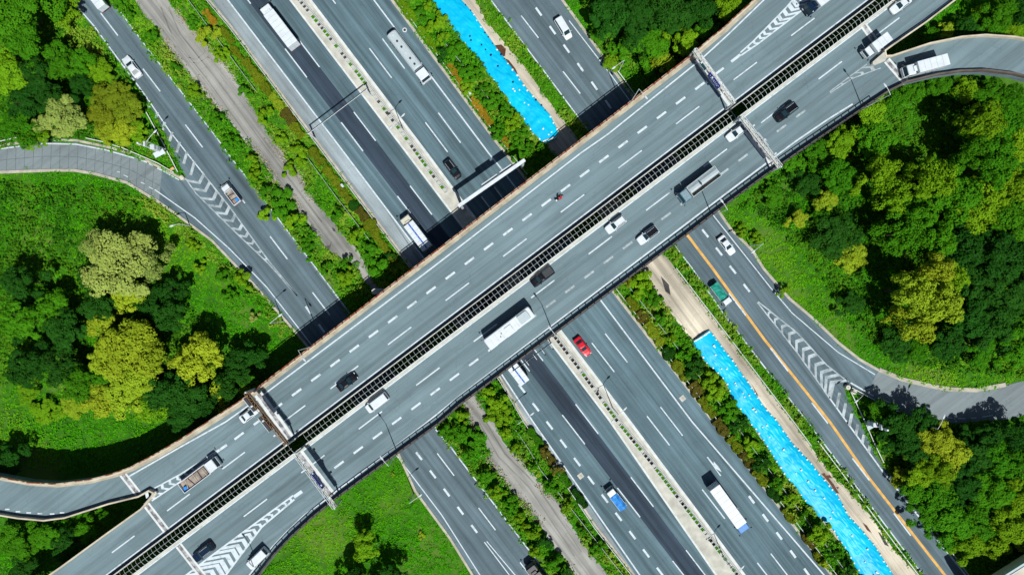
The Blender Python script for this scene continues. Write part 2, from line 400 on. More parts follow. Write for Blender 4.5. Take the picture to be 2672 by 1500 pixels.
# service road on the left
series((263, 35), (45, 59), (110.5, 145.5), -1, 6, .25)
line([(313, 30), (379, 119), (467, 232), (562, 355), (605, 414), (689, 522), (825, 700), (916, 822), (1137, 1116)], .22)
line([(1137, 1120), (1181, 1172), (1200, 1198), (1305, 1335), (1374, 1426), (1450, 1525)], .25)
line([(150, -44), (186, 0), (246, 69), (304, 149), (379, 249), (443, 343), (600, 541), (700, 679), (776, 772)], .25)
line([(404, 495), (509, 569), (600, 650), (697, 750), (785, 863), (1034, 1186), (1153, 1343), (1253, 1500), (1310, 1590)], .22)
series((1141, 1182), (44, 58), (108, 142), 0, 4, .25)
series((1086, 1179), (15, 20), (36, 47.4), 0, 5, .45)
dash((798, 799), (811, 818), .45); dash((832, 846), (847, 867), .45)
line([(1264, 1413), (1330, 1500), (1370, 1555)], .2); line([(1270, 1411), (1345, 1500), (1400, 1570)], .2)
# loop ramp lines
line([(0, 389), (111, 375), (199, 377), (277, 392), (351, 413)], .25)
for p, q in (((364, 416), (384, 424)), ((389, 427), (400, 432)), ((411, 439), (423, 445))): dash(p, q, .3)
line([(425, 446), (468, 470)], .22)
for p, q in (((306, 448), (313, 450)), ((323, 457), (334, 462)), ((368, 476), (378, 480)), ((389, 488), (400, 494))): dash(p, q, .15)
# slip road on the right
line([(1215, -80), (1280, 0), (1541, 349), (1757, 640)], .25); line([(1428, -80), (1485, 55), (1596, 199), (1864, 566), (2010, 750), (2066, 816), (2187, 919), (2283, 977)][1:], .2)
line([(1757, 637), (1806, 700), (1886, 816), (1997, 960), (2107, 1100), (2409, 1500), (2480, 1592)], .25)
series((1360, 42), (45, 58), (109, 145), -1, 3, .25)
series((1398, 21), (15, 21), (36.3, 48.3), -1, 6, .45); series((1832, 599), (16, 20), (36, 47.4), 0, 4, .45)
line([(2300, 1225), (2432, 1390), (2520, 1500), (2590, 1590)], .35)
line([(2209, 1100), (2300, 1225)], .3)
line([(2219, 998), (2259, 1021)], .3); line([(2262, 1023), (2279, 1032)], .3); line([(2290, 1037), (2343, 1058)], .2)
for p, q in (((2468, 1088), (2484, 1090)), ((2500, 1091), (2518, 1091)), ((2532, 1090), (2548, 1089)), ((2562, 1087), (2590, 1083))): dash(p, q, .2)
# chevron areas
def gore(mb, Lp, Rp, n, apex, th, z, zz=0.0, wl=.3, kk=.75, half=None):
    m = 80; a = resample(WP(Lp, zz), m); b = resample(WP(Rp, zz), m)
    mb.strip(a, wl, z); mb.strip(b, wl, z)
    for k in range(n):
        u = (k + .5) / n; i = min(m - 2, int(u * (m - 1)))
        A, B = a[i], b[i]; c = (A + B) / 2; d = ((a[i + 1] + b[i + 1]) - (a[i] + b[i])).normalized() * apex
        w = (A - B).length / 2
        if w < .35: continue
        t = min(th, .35 + w * .3)
        ap = c + d * w * kk
        for P in (A, B):
            q = [(*P, z - .002), (*ap, z - .002), (*(ap - d * t), z - .002), (*(P - d * t), z - .002)]
            ar_ = sum(q[j][0] * q[(j + 1) % 4][1] - q[(j + 1) % 4][0] * q[j][1] for j in range(4))
            mb.poly(q if ar_ > 0 else q[::-1])
pg = MB()
gore(pg, [(484, 466), (512, 505), (600, 592), (700, 687), (776, 772)], [(529, 450), (560, 492), (600, 541), (700, 679), (776, 772)], 15, 1, .75, Zm + .004, wl=.26)
hb = MB()
for i in range(7):
    u = i / 7; x, y = 392 + 135 * u, 268 + 180 * u
    L_ = 14 + 26 * u
    dash((x, y), (x - L_ * .27, y + L_ * .96), .6, Zm + .004, pg)
gore(pg, [(1976, 789), (2077, 916), (2135, 997)], [(1978, 787), (2080, 868), (2157, 952)], 9, -1, .8, Zm + .004, wl=.26)
gore(pg, [(2135, 997), (2165, 1038)], [(2157, 952), (2213, 996)], 3, -1, .8, Zm + .004, wl=.26)
line([(2150, 1018), (2215, 1108)], .3)
for i in range(7):
    u = i / 6; x, y = 2166 + 100 * u, 1040 + 140 * u; L_ = 44 - 24 * u
    dash((x, y), (x + L_ * .2, y - L_ * .98), .65, Zm + .004, pg)
struct('road_markings', pm, M_PAINT); struct('worn_chevrons', pg, M_PAINTG)
ym = MB(); Y = [(1793, 613), (1859, 700), (1994, 885), (2165, 1100), (2268, 1247), (2447, 1476), (2530, 1582)]
ym.strip(WP(Y), .55, Zm); struct('yellow_road_line', ym, M_YELL)
yw = MB()
for k in range(6):
    p = [(1899, 753), (1945, 813), (2010, 903), (2056, 965), (2118, 1042), (2196, 1145), (2222, 1180), (2268, 1243), (2330, 1328), (2376, 1388)]
for q0, q1 in (((1902, 765), (1946, 823)), ((2010, 908), (2056, 968)), ((2118, 1050), (2160, 1104)), ((2224, 1195), (2268, 1252)), ((2332, 1338), (2376, 1396))):
    dash(q0, q1, .3, Zm + .004, yw)
struct('pale_road_dashes', yw, M_PAINT)
# small things in the road surface
for x, y, sz, r in ((1781, 1039, 1.15, A_MAIN), (1515, 1241, 1.15, A_MAIN)):
    o = MB().box((0, 0, .035), (sz, sz, .05)).build('manhole_surround', M_CONC); o.location = W(x, y, .06); o.rotation_euler = (0, 0, r)
    c = MB().tube((0, 0, .06), (0, 0, .075), .3, n=16).build('cover', M_KERB, o)
    tag(o, 'pale square manhole surround in the %s' % ('right highway lanes near the olive hedge' if x > 1700 else 'left highway lanes at the bottom'), 'manhole', 'square manhole surrounds in the highway')
t = MB(); n = 20
t.loft([[(math.cos(i * 2 * math.pi / n) * r, math.sin(i * 2 * math.pi / n) * r, z) for i in range(n)] for r, z in ((.5, .0), (.5, .03), (.3, .03), (.3, .0))], False)
o = t.build('manhole_ring', M_CONCW); o.location = W(1056, 79, .062); tag(o, 'round white manhole ring beside the tanker truck', 'manhole')
MB().tube((0, 0, .002), (0, 0, .012), .28, n=16).build('cover', M_STEELD, o)
# patches of wet mud beside the blue sheet
mm = MB()
for poly in ([(1291, 119), (1308, 117), (1320, 128), (1318, 147), (1308, 149)], [(1316, 152), (1328, 158), (1345, 180), (1351, 194), (1340, 186)],
             [(2142, 1235), (2152, 1233), (2155, 1240), (2165, 1238), (2172, 1247), (2162, 1246), (2175, 1262), (2186, 1280), (2190, 1287), (2180, 1285), (2166, 1262), (2150, 1243)],
             [(2181, 1269), (2189, 1270), (2186, 1276)], [(1960, 1000), (1972, 1020), (1980, 1033), (1974, 1030)], [(2250, 1362), (2262, 1370), (2275, 1390), (2262, 1382)]):
    mm.prism(WP(poly), .004, .036)
struct('mud_patches', mm, M_MUD)
M_STAIN = flat('damp_stain', (.06, .06, .058), .9, .5, .5); dst = MB()
for poly in ([(806, 588), (816, 590), (828, 600), (822, 604), (812, 600)], [(826, 615), (835, 634), (848, 642), (861, 640), (865, 629), (862, 648), (846, 649), (830, 638), (822, 620)], [(866, 592), (873, 597), (877, 605), (869, 603)],
             [(1286, 1216), (1300, 1228), (1298, 1238), (1288, 1234)], [(1340, 1290), (1362, 1300), (1372, 1318), (1356, 1316)], [(1724, 720), (1745, 742), (1750, 770), (1736, 760)], [(2290, 1385), (2305, 1400), (2320, 1425), (2308, 1420)]):
    dst.prism(WP(poly), .004, .034)
struct('damp_stains', dst, M_STAIN)
for pts, w_ in (([(460, 118), (490, 150), (512, 156), (532, 140), (540, 118)], .12), ([(452, 130), (486, 162), (518, 166), (545, 146)], .1), ([(440, 20), (470, 90), (560, 200), (690, 380), (840, 580)], .3), ([(420, 20), (450, 96), (540, 206), (668, 388), (820, 590)], .3), ([(1250, 1100), (1300, 1190), (1380, 1270), (1500, 1450)], .3), ([(1265, 1095), (1318, 1184), (1398, 1262), (1518, 1440)], .3)):
    dst2 = MB().strip(WP(pts), w_, .034); struct('tyre_tracks', dst2, M_TRACK)
# ================================================================== OVERPASS
def UO(off, x0=240, x1=2420):     # line parallel to the inner edge line of the upper carriageway, off pixels across
    base = [(200, 1558), (277, 1500), (700, 1183), (1275, 750), (1803, 350), (2265, 0), (2420, -118)]
    return [(x + .607 * off, y + .795 * off) for x, y in base]
NWU = [(-200, 1200), (0, 1240), (83, 1255), (152, 1259), (235, 1249), (299, 1233), (346, 1216), (415, 1180), (476, 1144), (545, 1100), (630, 1045), (680, 1007), (1800, 149), (1861, 97), (1889, 75), (1911, 53), (1955, 14), (2080, -110)]
NWL = [(20, 1575), (124, 1500), (166, 1471), (277, 1390), (372, 1322), (396, 1296), (404, 1284), (394, 1279), (368, 1294), (290, 1313), (230, 1332), (177, 1349), (122, 1356), (55, 1350), (0, 1341), (-200, 1300)]
SEL = [(600, 1590), (640, 1545), (683, 1493), (724, 1440), (766, 1396), (821, 1346), (890, 1291), (1148, 1103), (1200, 1057), (1676, 700), (1800, 607), (1861, 560), (1994, 461), (2082, 400), (2251, 285), (2276, 268), (2317, 241), (2362, 219), (2440, 200), (2500, 191), (2564, 189), (2640, 198), (2780, 235)]
SEU = [(2780, 135), (2673, 104), (2640, 98), (2564, 93), (2502, 98), (2419, 115), (2322, 147), (2308, 148), (2306, 138), (2322, 126), (2412, 64), (2496, 0), (2630, -100)]
P_NW = NWU + UO(12.2)[::-1] + NWL
P_SE = UO(38) [::-1] + [(150, 1620)] + SEL + SEU
P_SE = UO(38)[0:1] + SEL + SEU + UO(38)[:0:-1]
bridge = thing('overpass_bridge', 'long grey twin deck road overpass crossing the highway diagonally', 'bridge', (0, 0, 0))
nw = MB().prism(WP(P_NW, ZB), ZB - 1.5, ZB).build('deck', M_DECK, bridge); tag(nw, 'upper left deck carrying the far carriageway')
se = MB().prism(WP(P_SE, ZB), ZB - 1.5, ZB).build('deck', M_DECK, bridge); tag(se, 'lower right deck carrying the near carriageway')
def para(poly, h=1.1, th=.35, inset=.2, mat=M_PARA):
    p = offs(WP(poly, ZB), inset); return MB().wall(p, th, ZB + .002, ZB + h).build('parapet', mat, bridge)
UPPER = NWU[:17] + [(2080, -110)]
para(UPPER, 1.1, .35, -.2)
para(SEL, 1.1, .35, .2, flat('dark_parapet', (.10, .085, .075), .85, .3, .5))
para(UO(11.2), 1.2, .16, 0, M_CONC); para(UO(40), 1.0, .25, 0, M_CONCW)
para(NWL, 1.0, .3, -.2); para(SEU, 1.0, .3, .2)
lip = MB(); lip.wall(offs(WP(UPPER, ZB), -.66), .56, ZB + .002, ZB + .07); lip.build('walkway_strip', flat('dusty_gutter', (.36, .33, .25), .9, .3, .4), bridge)
lp = MB(); lp.wall(WP(UO(44.2), ZB), .34, ZB + .002, ZB + .12); lp.build('walkway_strip', M_CONC, bridge)
ru = MB(); ru.wall(offs(WP(UPPER, ZB), .03), .22, ZB + .85, ZB + 1.13); ru.build('rusty_edge', M_RUSTE, bridge)
piers = [(905, 1000), (1085, 800), (1190, 660), (1420, 820), (1330, 560), (1600, 690)]
for x, y in ((1000, 760), (1240, 590), (1240, 850), (1440, 700), (1530, 430), (1690, 590), (800, 950), (1080, 1080), (1760, 260), (1950, 420)):
    p = W(x, y); MB().rbox((p.x, p.y, (ZB - 1.5) / 2), (2.6, 1.2, ZB - 1.5), .3, .02).build('pier', M_CONC, bridge)
# deck markings
dm = MB(); Zd = ZB + .006
def dl(poly, w): dm.strip(WP(poly, ZB), w, Zd)
dl(UO(0), .34)
dl([(x, y) for x, y in UO(48.5)], .26)
U1 = [(200, 1310), (337, 1242), (470, 1166), (589, 1100), (683, 1033), (1126, 700), (1200, 643), (1515, 400), (1587, 350), (1830, 155), (1900, 91), (1994, 0), (2090, -95)]
dl(U1[1:], .28)
dl([(650, 1500), (683, 1457), (711, 1426), (747, 1388), (794, 1343), (849, 1303), (874, 1283), (1112, 1103), (1200, 1032), (1300, 956), (1571, 750), (1645, 694), (1900, 501), (2005, 422), (2075, 370), (2160, 312), (2225, 272)], .3)
sd = lambda p, v, per, a, b, w: series(p, v, per, a, b, w, Zd, dm, ZB)
sd((1313, 669), (61, -46), (150.3, -115), -3, 6, .26); sd((580, 1223), (59, -44), (-144, 109), 0, 4, .26); sd((742, 1098), (55, -41), (150, -115), 0, 1, .26)
sd((874, 1000), (61, -46), (138, -104), 0, 1, .26)
for x, y in ((1225, 681),):
    for k in range(-13, 15):
        cx, cy = x + 50.1 * k, y - 38.0 * k
        if k == -13 or cx > 1890: continue
        dash((cx - 12, cy + 9), (cx + 12, cy - 9), .45, Zd, dm, ZB)
dash((560, 1182), (592, 1160), .5, Zd, dm, ZB); dash((1908, 162), (1932, 143), .55, Zd, dm, ZB)
sd((1236, 891), (61, -46), (150, -114), -4, 8, .26)
# worn and whole broad dashes on the near carriageway
wd = MB()
for k in range(-7, 19):
    cx, cy = 1236 + 50.2 * k, 945 - 38.1 * k
    if k in (-2, -1): pass
    if cx > 2110: continue
    dash((cx - 12, cy + 9), (cx + 12, cy - 9), .42, Zd, dm if k < 3 else wd, ZB)
gore(dm, [(371, 1290), (470, 1237), (550, 1186), (566, 1176)], [(396, 1306), (470, 1256), (550, 1192), (566, 1180)], 10, -1, .9, Zd + .006, ZB, .28)
gore(dm, [(765, 1292), (600, 1413), (520, 1473), (440, 1535)], [(768, 1302), (683, 1374), (600, 1485), (545, 1560)], 17, -1, 1.0, Zd + .006, ZB, .35)
dash((767, 1296), (788, 1281), .7, Zd, dm, ZB)
gore(dm, [(1932, 138), (1966, 108), (2050, 22), (2090, -25), (2140, -90)], [(1934, 145), (1978, 115), (2074, 42), (2128, 0), (2230, -80)], 17, -1, 1.0, Zd + .006, ZB, .3)
gore(wd, [(2165, 240), (2215, 202), (2262, 168)], [(2166, 243), (2225, 205), (2298, 178)], 5, 1, .8, Zd + .006, ZB, .2)
dl([(2290, 143), (2400, 62), (2480, 0), (2590, -85)], .26)
for p in ((19, 1328), (47, 1334), (75, 1337), (104, 1339), (136, 1340), (162, 1337), (266, 1317), (292, 1309), (318, 1300)):
    dash((p[0] - 6, p[1]), (p[0] + 6, p[1]), .28, Zd, dm, ZB)
struct('deck_markings', dm, M_PAINT); struct('worn_deck_markings', wd, M_PAINTW)
# expansion joints: pale band with a blotched dark middle
M_JOINT, _nt, _b = nmat('joint_blotches')
_f = ramp(_nt, noise_node(_nt, .8, 3, objco(_nt)), .42, .6)
_nt.links.new(mixrgb(_nt, _f, (.14, .14, .15), (.42, .44, .45)), _b.inputs['Base Color']); _b.inputs['Roughness'].default_value = .8
for p, q in (((672, 1024), (756, 1142)), ((776, 1176), (868, 1296)), ((1822, 152), (1914, 276)), ((1938, 322), (2022, 432)),
             ((318, 1234), (364, 1292)), ((382, 1316), (436, 1386)), ((466, 1422), (540, 1516)), ((2250, 62), (2300, 132)), ((2314, 158), (2364, 216))):
    a, b = W(*p, ZB), W(*q, ZB)
    MB().strip([a, b], 1.9 if p[0] in (672, 776, 1822, 1938) else 1.5, ZB + .016).build('expansion_joint', M_CONCW, bridge)
    MB().strip([a, b], .7, ZB + .02).build('joint_seal', M_JOINT, bridge)
# guard islands at the two noses
for poly in ([(398, 1292), (404, 1281), (413, 1278), (415, 1283), (408, 1293), (380, 1312)], [(2301, 140), (2272, 165), (2271, 171), (2276, 174), (2304, 163), (2310, 150)]):
    MB().prism(WP(poly, ZB), ZB + .002, ZB + .9).build('nose_block', M_CONC, bridge)
# railings
def railing(label, pts, z0, h, step, mat, group, off=0, r=.05):
    t = thing('railing', label, 'railing', (pts[0][0], pts[0][1], z0), 0, group)
    P = [(p[0] - pts[0][0], p[1] - pts[0][1]) for p in pts]
    rb = MB()
    for zz in (h, ):
        rb.wall(P, .16, zz - .12, zz)
    rb.build('rail', mat, t)
    po = None
    pm_ = MB().box((0, 0, (h - .12) / 2), (.17, .15, h - .12)); proto = None
    for i, (x, y, a_) in enumerate(along(P, step, .5)):
        if i >= 100: break
        if proto is None: proto = pm_.build('post', mat, t, (x, y, 0)); c = proto
        else: c = proto.copy(); C.objects.link(c); c.location = (x, y, 0); c.parent = t
        c.rotation_euler = (0, 0, a_)
    return t
gr = 'steel railings on the overpass edges'
def seg(poly, inset): return offs(WP(poly, ZB), inset)
U_ = seg(UPPER, -.2); ua, ub = U_[9:12], [U_[11], U_[11].__class__((U_[12]))]
q0, q1 = Vector(U_[11]), Vector(U_[12])
railing('steel railing on the far overpass edge above the service road and path', [q0, q0.lerp(q1, .5)], ZB + 1.1, 1.15, 1.75, M_RUST, gr)
railing('steel railing on the far overpass edge above the right highway lanes', [q0.lerp(q1, .5), q1], ZB + 1.1, 1.15, 1.75, M_RUST, gr)
E_ = [Vector(p) for p in seg(SEL, .2)]
railing('dark steel railing on the near overpass edge along the bottom off ramp', E_[1:7], ZB + 1.1, 1.15, 1.75, M_STEELD, gr)
railing('dark steel railing on the near overpass edge above the lower highway', E_[6:10], ZB + 1.1, 1.15, 1.75, M_STEELD, gr)
railing('dark steel railing on the near overpass edge beside the right woodland', E_[9:16], ZB + 1.1, 1.15, 1.75, M_STEELD, gr)
# arched trellis over the gap between the decks
def trellis(label, p, q):
    a0, a1 = W(*p, ZB + 1.0), W(*q, ZB + 1.0); d = (a1 - a0); Ln = d.length; ang = math.atan2(d.y, d.x)
    t = thing('median_trellis', label, 'trellis', a0, ang, 'arched trellises over the gap between the decks')
    w = 1.05
    for y, z in ((-w, .05), (0, .62), (w, .05)):
        MB().tube((0, y, z), (Ln, y, z), .04 if y else .022, n=5).build('rail', M_STEEL, t)
    hm = MB(); k = 8
    pts = [(0, -w * math.cos(math.pi * i / k), .05 + .6 * math.sin(math.pi * i / k)) for i in range(k + 1)]
    for i in range(k): hm.tube(pts[i], pts[i + 1], .03, n=5)
    n = int(Ln / 1.0); proto = None; rest = MB()
    for i in range(n + 1):
        if i < 100:
            if proto is None: proto = hm.build('hoop', M_STEEL, t); c = proto
            else: c = proto.copy(); C.objects.link(c); c.parent = t
            c.location = (i * 1.0, 0, 0)
        else:
            rest.add([(v[0] + i, v[1], v[2]) for v in hm.v], hm.f)
    if rest.v: tag(rest.build('hoops', M_STEEL, t), kind='stuff')
def UX(off, x):    # point on the offset line at x
    P = UO(off)
    for i in range(len(P) - 1):
        if P[i][0] <= x <= P[i + 1][0]:
            f = (x - P[i][0]) / (P[i + 1][0] - P[i][0]); return (x, P[i][1] + f * (P[i + 1][1] - P[i][1]))
trellis('white arched trellis over the deck gap at the bottom left', UX(26, 260), UX(26, 764))
trellis('long white arched trellis over the deck gap in the middle', UX(26, 800), UX(26, 1912))
trellis('white arched trellis over the deck gap at the top right', UX(26, 1942), UX(26, 2420))
# second bridge in the bottom right corner
b2 = thing('corner_bridge', 'pale concrete bridge cutting the bottom right corner', 'bridge')
Z2 = 6.8
MB().prism(WP([(2540, 1542), (2618, 1493), (2690, 1448), (2900, 1310), (3200, 1700), (2700, 1800)], Z2), Z2 - 1.3, Z2).build('deck', flat('pale_deck', (.48, .44, .36), .85, .15, .3), b2)
MB().wall(WP([(2540, 1543), (2618, 1494), (2690, 1449), (2900, 1311)], Z2), .4, Z2 + .003, Z2 + 1.0).build('parapet', M_SILVER, b2)
MB().wall(offs(WP([(2540, 1543), (2618, 1494), (2690, 1449), (2900, 1311)], Z2), -.9), .15, Z2 + .003, Z2 + .5).build('rail', M_STEEL, b2)
# ================================================================== STREET FURNITURE
def guard(name, label, cat, pts, z0, h, step, mat, group, beam=.12, depth=.1, post_mat=None):
    t = thing(name, label, cat, (pts[0][0], pts[0][1], z0), 0, group)
    P = [(p[0] - pts[0][0], p[1] - pts[0][1]) for p in pts]
    MB().wall(P, depth, h - beam, h).build('rail', mat, t)
    pb = MB().box((0, 0, (h - beam) / 2), (.08, .08, h - beam)); proto = None
    for i, (x, y, a) in enumerate(along(P, step, .3)):
        if i >= 100: break
        if proto is None: c = proto = pb.build('post', post_mat or M_STEELD, t)
        else: c = proto.copy(); C.objects.link(c); c.parent = t
        c.location = (x, y, 0); c.rotation_euler = (0, 0, a)
    return t
def cut(P, y0, y1):
    pts = resample(WP(P), 120); k0, k1 = (CY - y0) * SC, (CY - y1) * SC
    return [p for p in pts if k1 <= p.y <= k0]
GH = 'guardrails along the highway'
guard('guardrail', 'pale guardrail on the left highway edge above the overpass beside the olive hedges', 'guardrail', offs(cut(L0, -120, 760), .1), 0, .85, 3.0, M_STEEL, GH)
guard('guardrail', 'pale guardrail on the left highway edge below the overpass beside the narrow path', 'guardrail', offs(cut(L0, 930, 1590), .1), 0, .85, 3.0, M_STEEL, GH)
guard('guardrail', 'pale guardrail on the right highway edge above the overpass beside the short blue sheet', 'guardrail', offs(cut(L3, -120, 470), .45), 0, .85, 3.0, M_STEEL, GH)
guard('guardrail', 'pale guardrail on the right highway edge below the overpass beside the long blue sheet', 'guardrail', offs(cut(L3, 740, 1590), .45), 0, .85, 3.0, M_STEEL, GH)
GF = 'thin fences among the roadside plants'
M_FENCE = flat('fence_green', (.42, .50, .46), .5, .1, 1)
for lab, poly in (('thin pale fence between the leafy strip and olive hedges at the top', [(484, -12), (579, 115), (672, 241)]),
                  ('thin pale fence between tall weeds and the long olive hedge above the overpass', [(807, 416), (880, 515), (975, 638)]),
                  ('long thin pale fence between the olive hedge and plants near the long blue sheet', [(1632, 739), (1764, 905), (1900, 1085), (2118, 1377), (2157, 1426), (2235, 1530)]),
                  ('thin pale fence along the narrow path below the overpass', [(1345, 1118), (1380, 1169), (1410, 1222), (1504, 1341), (1600, 1465), (1640, 1515)]),
                  ('short pale fence piece by round bushes near the tanker truck', [(1164, 119), (1211, 177)]),
                  ('short pale fence piece between bushes and the short blue sheet', [(1250, 230), (1286, 274)]),
                  ('short pale fence piece near the lower end of the short blue sheet', [(1326, 332), (1360, 376)])):
    guard('fence', lab, 'fence', WP(poly), 0, 1.1, 3.0, M_FENCE, GF, .9, .06)
guard('fence', 'white post and rail fence along the bare track beside the slip road', 'fence', WP([(1762, 700), (1900, 880), (2068, 1100), (2113, 1161)]), 0, 1.0, 1.6, M_CONCW, GF, .12, .14, M_CONCW)
for lab, poly in (('white guardrail at the left gore beside the equipment mast', [(386, 295), (430, 376), (468, 450)]),
                  ('curved white guardrail along the top of the left loop ramp by the yellow bushes', [(228, 362), (277, 373), (327, 389), (415, 427), (458, 452)]),
                  ('curved white guardrail at the far left of the loop ramp', [(-60, 392), (0, 372), (45, 362), (91, 355)]),
                  ('white guardrail along the top right slip road by the gap before the overpass', [(1600, 174), (1630, 214), (1656, 251)]),
                  ('white guardrail on the ramp side of the right gore', [(2219, 1010), (2286, 1046), (2343, 1072)]),
                  ('white guardrail on the slip road side of the right gore', [(2216, 1021), (2250, 1092), (2275, 1150), (2301, 1204)]),
                  ('thin pale green guardrail along the slip road at the bottom right wood', [(2341, 1258), (2420, 1362), (2495, 1459), (2560, 1545)]),
                  ('white guardrail along the left edge of the slip road at the bottom right', [(2130, 1148), (2186, 1222), (2290, 1361), (2400, 1507), (2450, 1573)])):
    guard('guardrail', lab, 'guardrail', WP(poly), 0, .8, 2.5, M_CONCW if 'green' not in lab else M_FENCE, 'guardrails by the slip roads and ramps', .18, .16)
# median wall and planters
MC = [(715, -90), (780, 0), (845, 80), (936, 196), (998, 279), (1054, 354), (1127, 455), (1164, 502)]
MCB = [(1446, 877), (1504, 952), (1612, 1100), (1698, 1205), (1787, 1321), (1900, 1468), (1960, 1545)]
for lab, P in (('low pale kerb wall beside the planter row above the overpass', MC), ('low pale kerb wall beside the planter row below the overpass', MCB)):
    tag(MB().wall(offs(WP(P), .62), .14, .16, .62).build('median_wall', M_CONCW), lab, 'wall', 'low walls in the median')
pb = MB()
for cx, cy, dx, dy in ((-.42, 0, .09, .86), (.42, 0, .09, .86), (0, -.385, .75, .09), (0, .385, .75, .09)): pb.box((cx, cy, .3), (dx, dy, .6))
PLm = pb.build('concrete_planter', M_CONCW)
SOm = MB().box((0, 0, .05), (.75, .68, .10)).build('soil', M_SOIL, PLm)
SO2 = MB().box((0, 0, .18), (.75, .68, .36)).build('soil', M_CONC)
def leaves(P, N, size, asp=1.7, bend=.25, rng=RNG):
    """one small folded leaf clump per point, facing roughly N"""
    n = len(P); N = N / np.linalg.norm(N, axis=1, keepdims=True)
    r = rng.normal(size=(n, 3)); U = np.cross(N, r); U /= np.linalg.norm(U, axis=1, keepdims=True); V = np.cross(N, U)
    s = size[:, None]; a = U * s * asp / 2; b = V * s / 2
    v = np.empty((n, 4, 3)); v[:, 0] = P - a; v[:, 1] = P + b - N * s * bend; v[:, 2] = P + a; v[:, 3] = P - b - N * s * bend * .3
    return v.reshape(-1, 3)
def quadmesh(name, v, mat):
    n = len(v) // 4; me = bpy.data.meshes.new(name)
    me.vertices.add(n * 4); me.vertices.foreach_set('co', v.astype(np.float32).ravel())
    me.loops.add(n * 4); me.loops.foreach_set('vertex_index', np.arange(n * 4, dtype=np.int32))
    me.polygons.add(n); me.polygons.foreach_set('loop_start', np.arange(0, n * 4, 4, dtype=np.int32))
    me.polygons.foreach_set('loop_total', np.full(n, 4, dtype=np.int32))
    me.update(calc_edges=True); me.materials.append(mat); return me
def updir(n, tilt=.7, rng=RNG):
    d = rng.normal(size=(n, 3)) * tilt; d[:, 2] = np.abs(d[:, 2]) * .4 + 1.0; return d
k = 130; P_ = RNG.uniform(-1, 1, (k, 3)) * (.36, .32, .2) + (0, 0, .45)
pl_me = quadmesh('plant', leaves(P_, updir(k), RNG.uniform(.12, .22, k)), M_WEED)
first = True
for half, P in (('above', MC), ('below', MCB)):
    for i, (x, y, a) in enumerate(along(WP(P), 1.0, .4)):
        if first: o = PLm; first = False
        else: o = PLm.copy(); C.objects.link(o)
        o.location = (x, y, .16); o.rotation_euler = (0, 0, a + random.uniform(-.03, .03))
        kind = random.random() * (1.0 if half == 'above' else .74); tag(o, None, 'planter', 'row of concrete planters in the median')
        kid = SOm if o is PLm else (SOm if kind < .45 else SO2).copy()
        if kid is not SOm: C.objects.link(kid); kid.parent = o
        kid.name = 'soil'
        if .3 < kind < .62:
            q = bpy.data.objects.new('plant', pl_me); C.objects.link(q); q.parent = o
            tag(o, 'concrete planter holding a green plant in the median row %s the overpass' % half)
        elif kind >= .62: tag(o, 'pale filled concrete planter without plants in the median row %s the overpass' % half)
        else: tag(o, 'concrete planter of bare dark soil in the median row %s the overpass' % half)
bpy.data.objects.remove(SO2)
# lamps: local +x points along the arm
def lamp(label, base, h, adir, arm=2.3, zb=0.0, double=False):
    t = thing('street_lamp', label, 'street lamp', W(*base, zb), adir, 'street lamps')
    MB().tube((0, 0, 0), (0, 0, h), .12, .07, 8).build('pole', M_STEEL, t)
    for sgn in ((1, -1) if double else (1,)):
        am = MB(); p = Vector((0, 0, h))
        for k in range(1, 6):
            u = k / 5; q = Vector((sgn * arm * u, 0, h + .45 * math.sin(u * 1.5))); am.tube(p, q, .055, .045, 6); p = q
        am.build('arm', M_STEEL, t)
        hm = MB(); n = 10; secs = []
        for u in (0, .15, .4, .7, .92, 1):
            r = .02 + .2 * math.sin(math.pi * min(1, .12 + u * .86)); secs.append([(p.x + sgn * u * 1.0, r * math.cos(2 * math.pi * i / n), p.z + .5 * r * math.sin(2 * math.pi * i / n)) for i in range(n)])
        hm.loft(secs).build('lamp_head', M_OLD, t, smooth=True)
    return t
aN = hd(.8, -.6)        # across the highway, to the right of the picture
aS = aN + math.pi
lamp('street lamp on the grass left of the service road just above the overpass', (740, 838), 8.3, aN)
lamp('street lamp beside the service road below the overpass on the green lawn', (1080, 1288), 6.2, aN)
lamp('street lamp beside the curved slip road by the right hand grass bank', (1955, 642), 8.3, aS)
lamp('street lamp at the left gore beside the equipment mast', (436, 391), 8.3, hd(.8, -.8))
lamp('street lamp on the grass beside the top right slip road', (1614, 188), 7.5, aS)
lamp('street lamp by the left highway guardrail below the overpass', (1351, 1093), 5.4, aN, 3.2)
lamp('street lamp left of the service road beside the loop ramp weeds', (497, 590), 5.0, hd(-.95, .3), 1.0)
lamp('street lamp leaning over the right ramp from the dark trees', (2385, 1098), 8.3, hd(.35, -.94))
lamp('street lamp at the tip of the right gore', (2221, 1021), 5.0, hd(-.8, .6), 1.5)
bU, bL = hd(-.6, -.8), hd(.6, .8)
lamp('street lamp on the near overpass edge above the planter row', (1443, 868), 10.3, bU, 1.6, ZB)
lamp('street lamp on the near overpass edge above the service road', (1037, 1181), 10.3, bU, 1.6, ZB)
lamp('street lamp on the near overpass edge by the right ramp junction', (2251, 284), 10.3, bU, 1.6, ZB)
lamp('street lamp on the near overpass edge above the slip road by the dump truck', (1857, 562), 10.3, bU, 1.6, ZB)
lamp('street lamp on the near overpass edge by the white van at the bottom', (682, 1494), 10.3, bU, 1.6, ZB)
lamp('street lamp on the far overpass edge above the top right slip road', (1645, 268), 9.5, bL, 1.6, ZB)
lamp('street lamp on the far overpass edge above the left service road', (816, 903), 9.5, bL, 1.6, ZB)
lamp('twin headed street lamp in the median below the overpass', (1598, 1062), 8.5, hd(.3, -.3) , 1.3, .16, True)
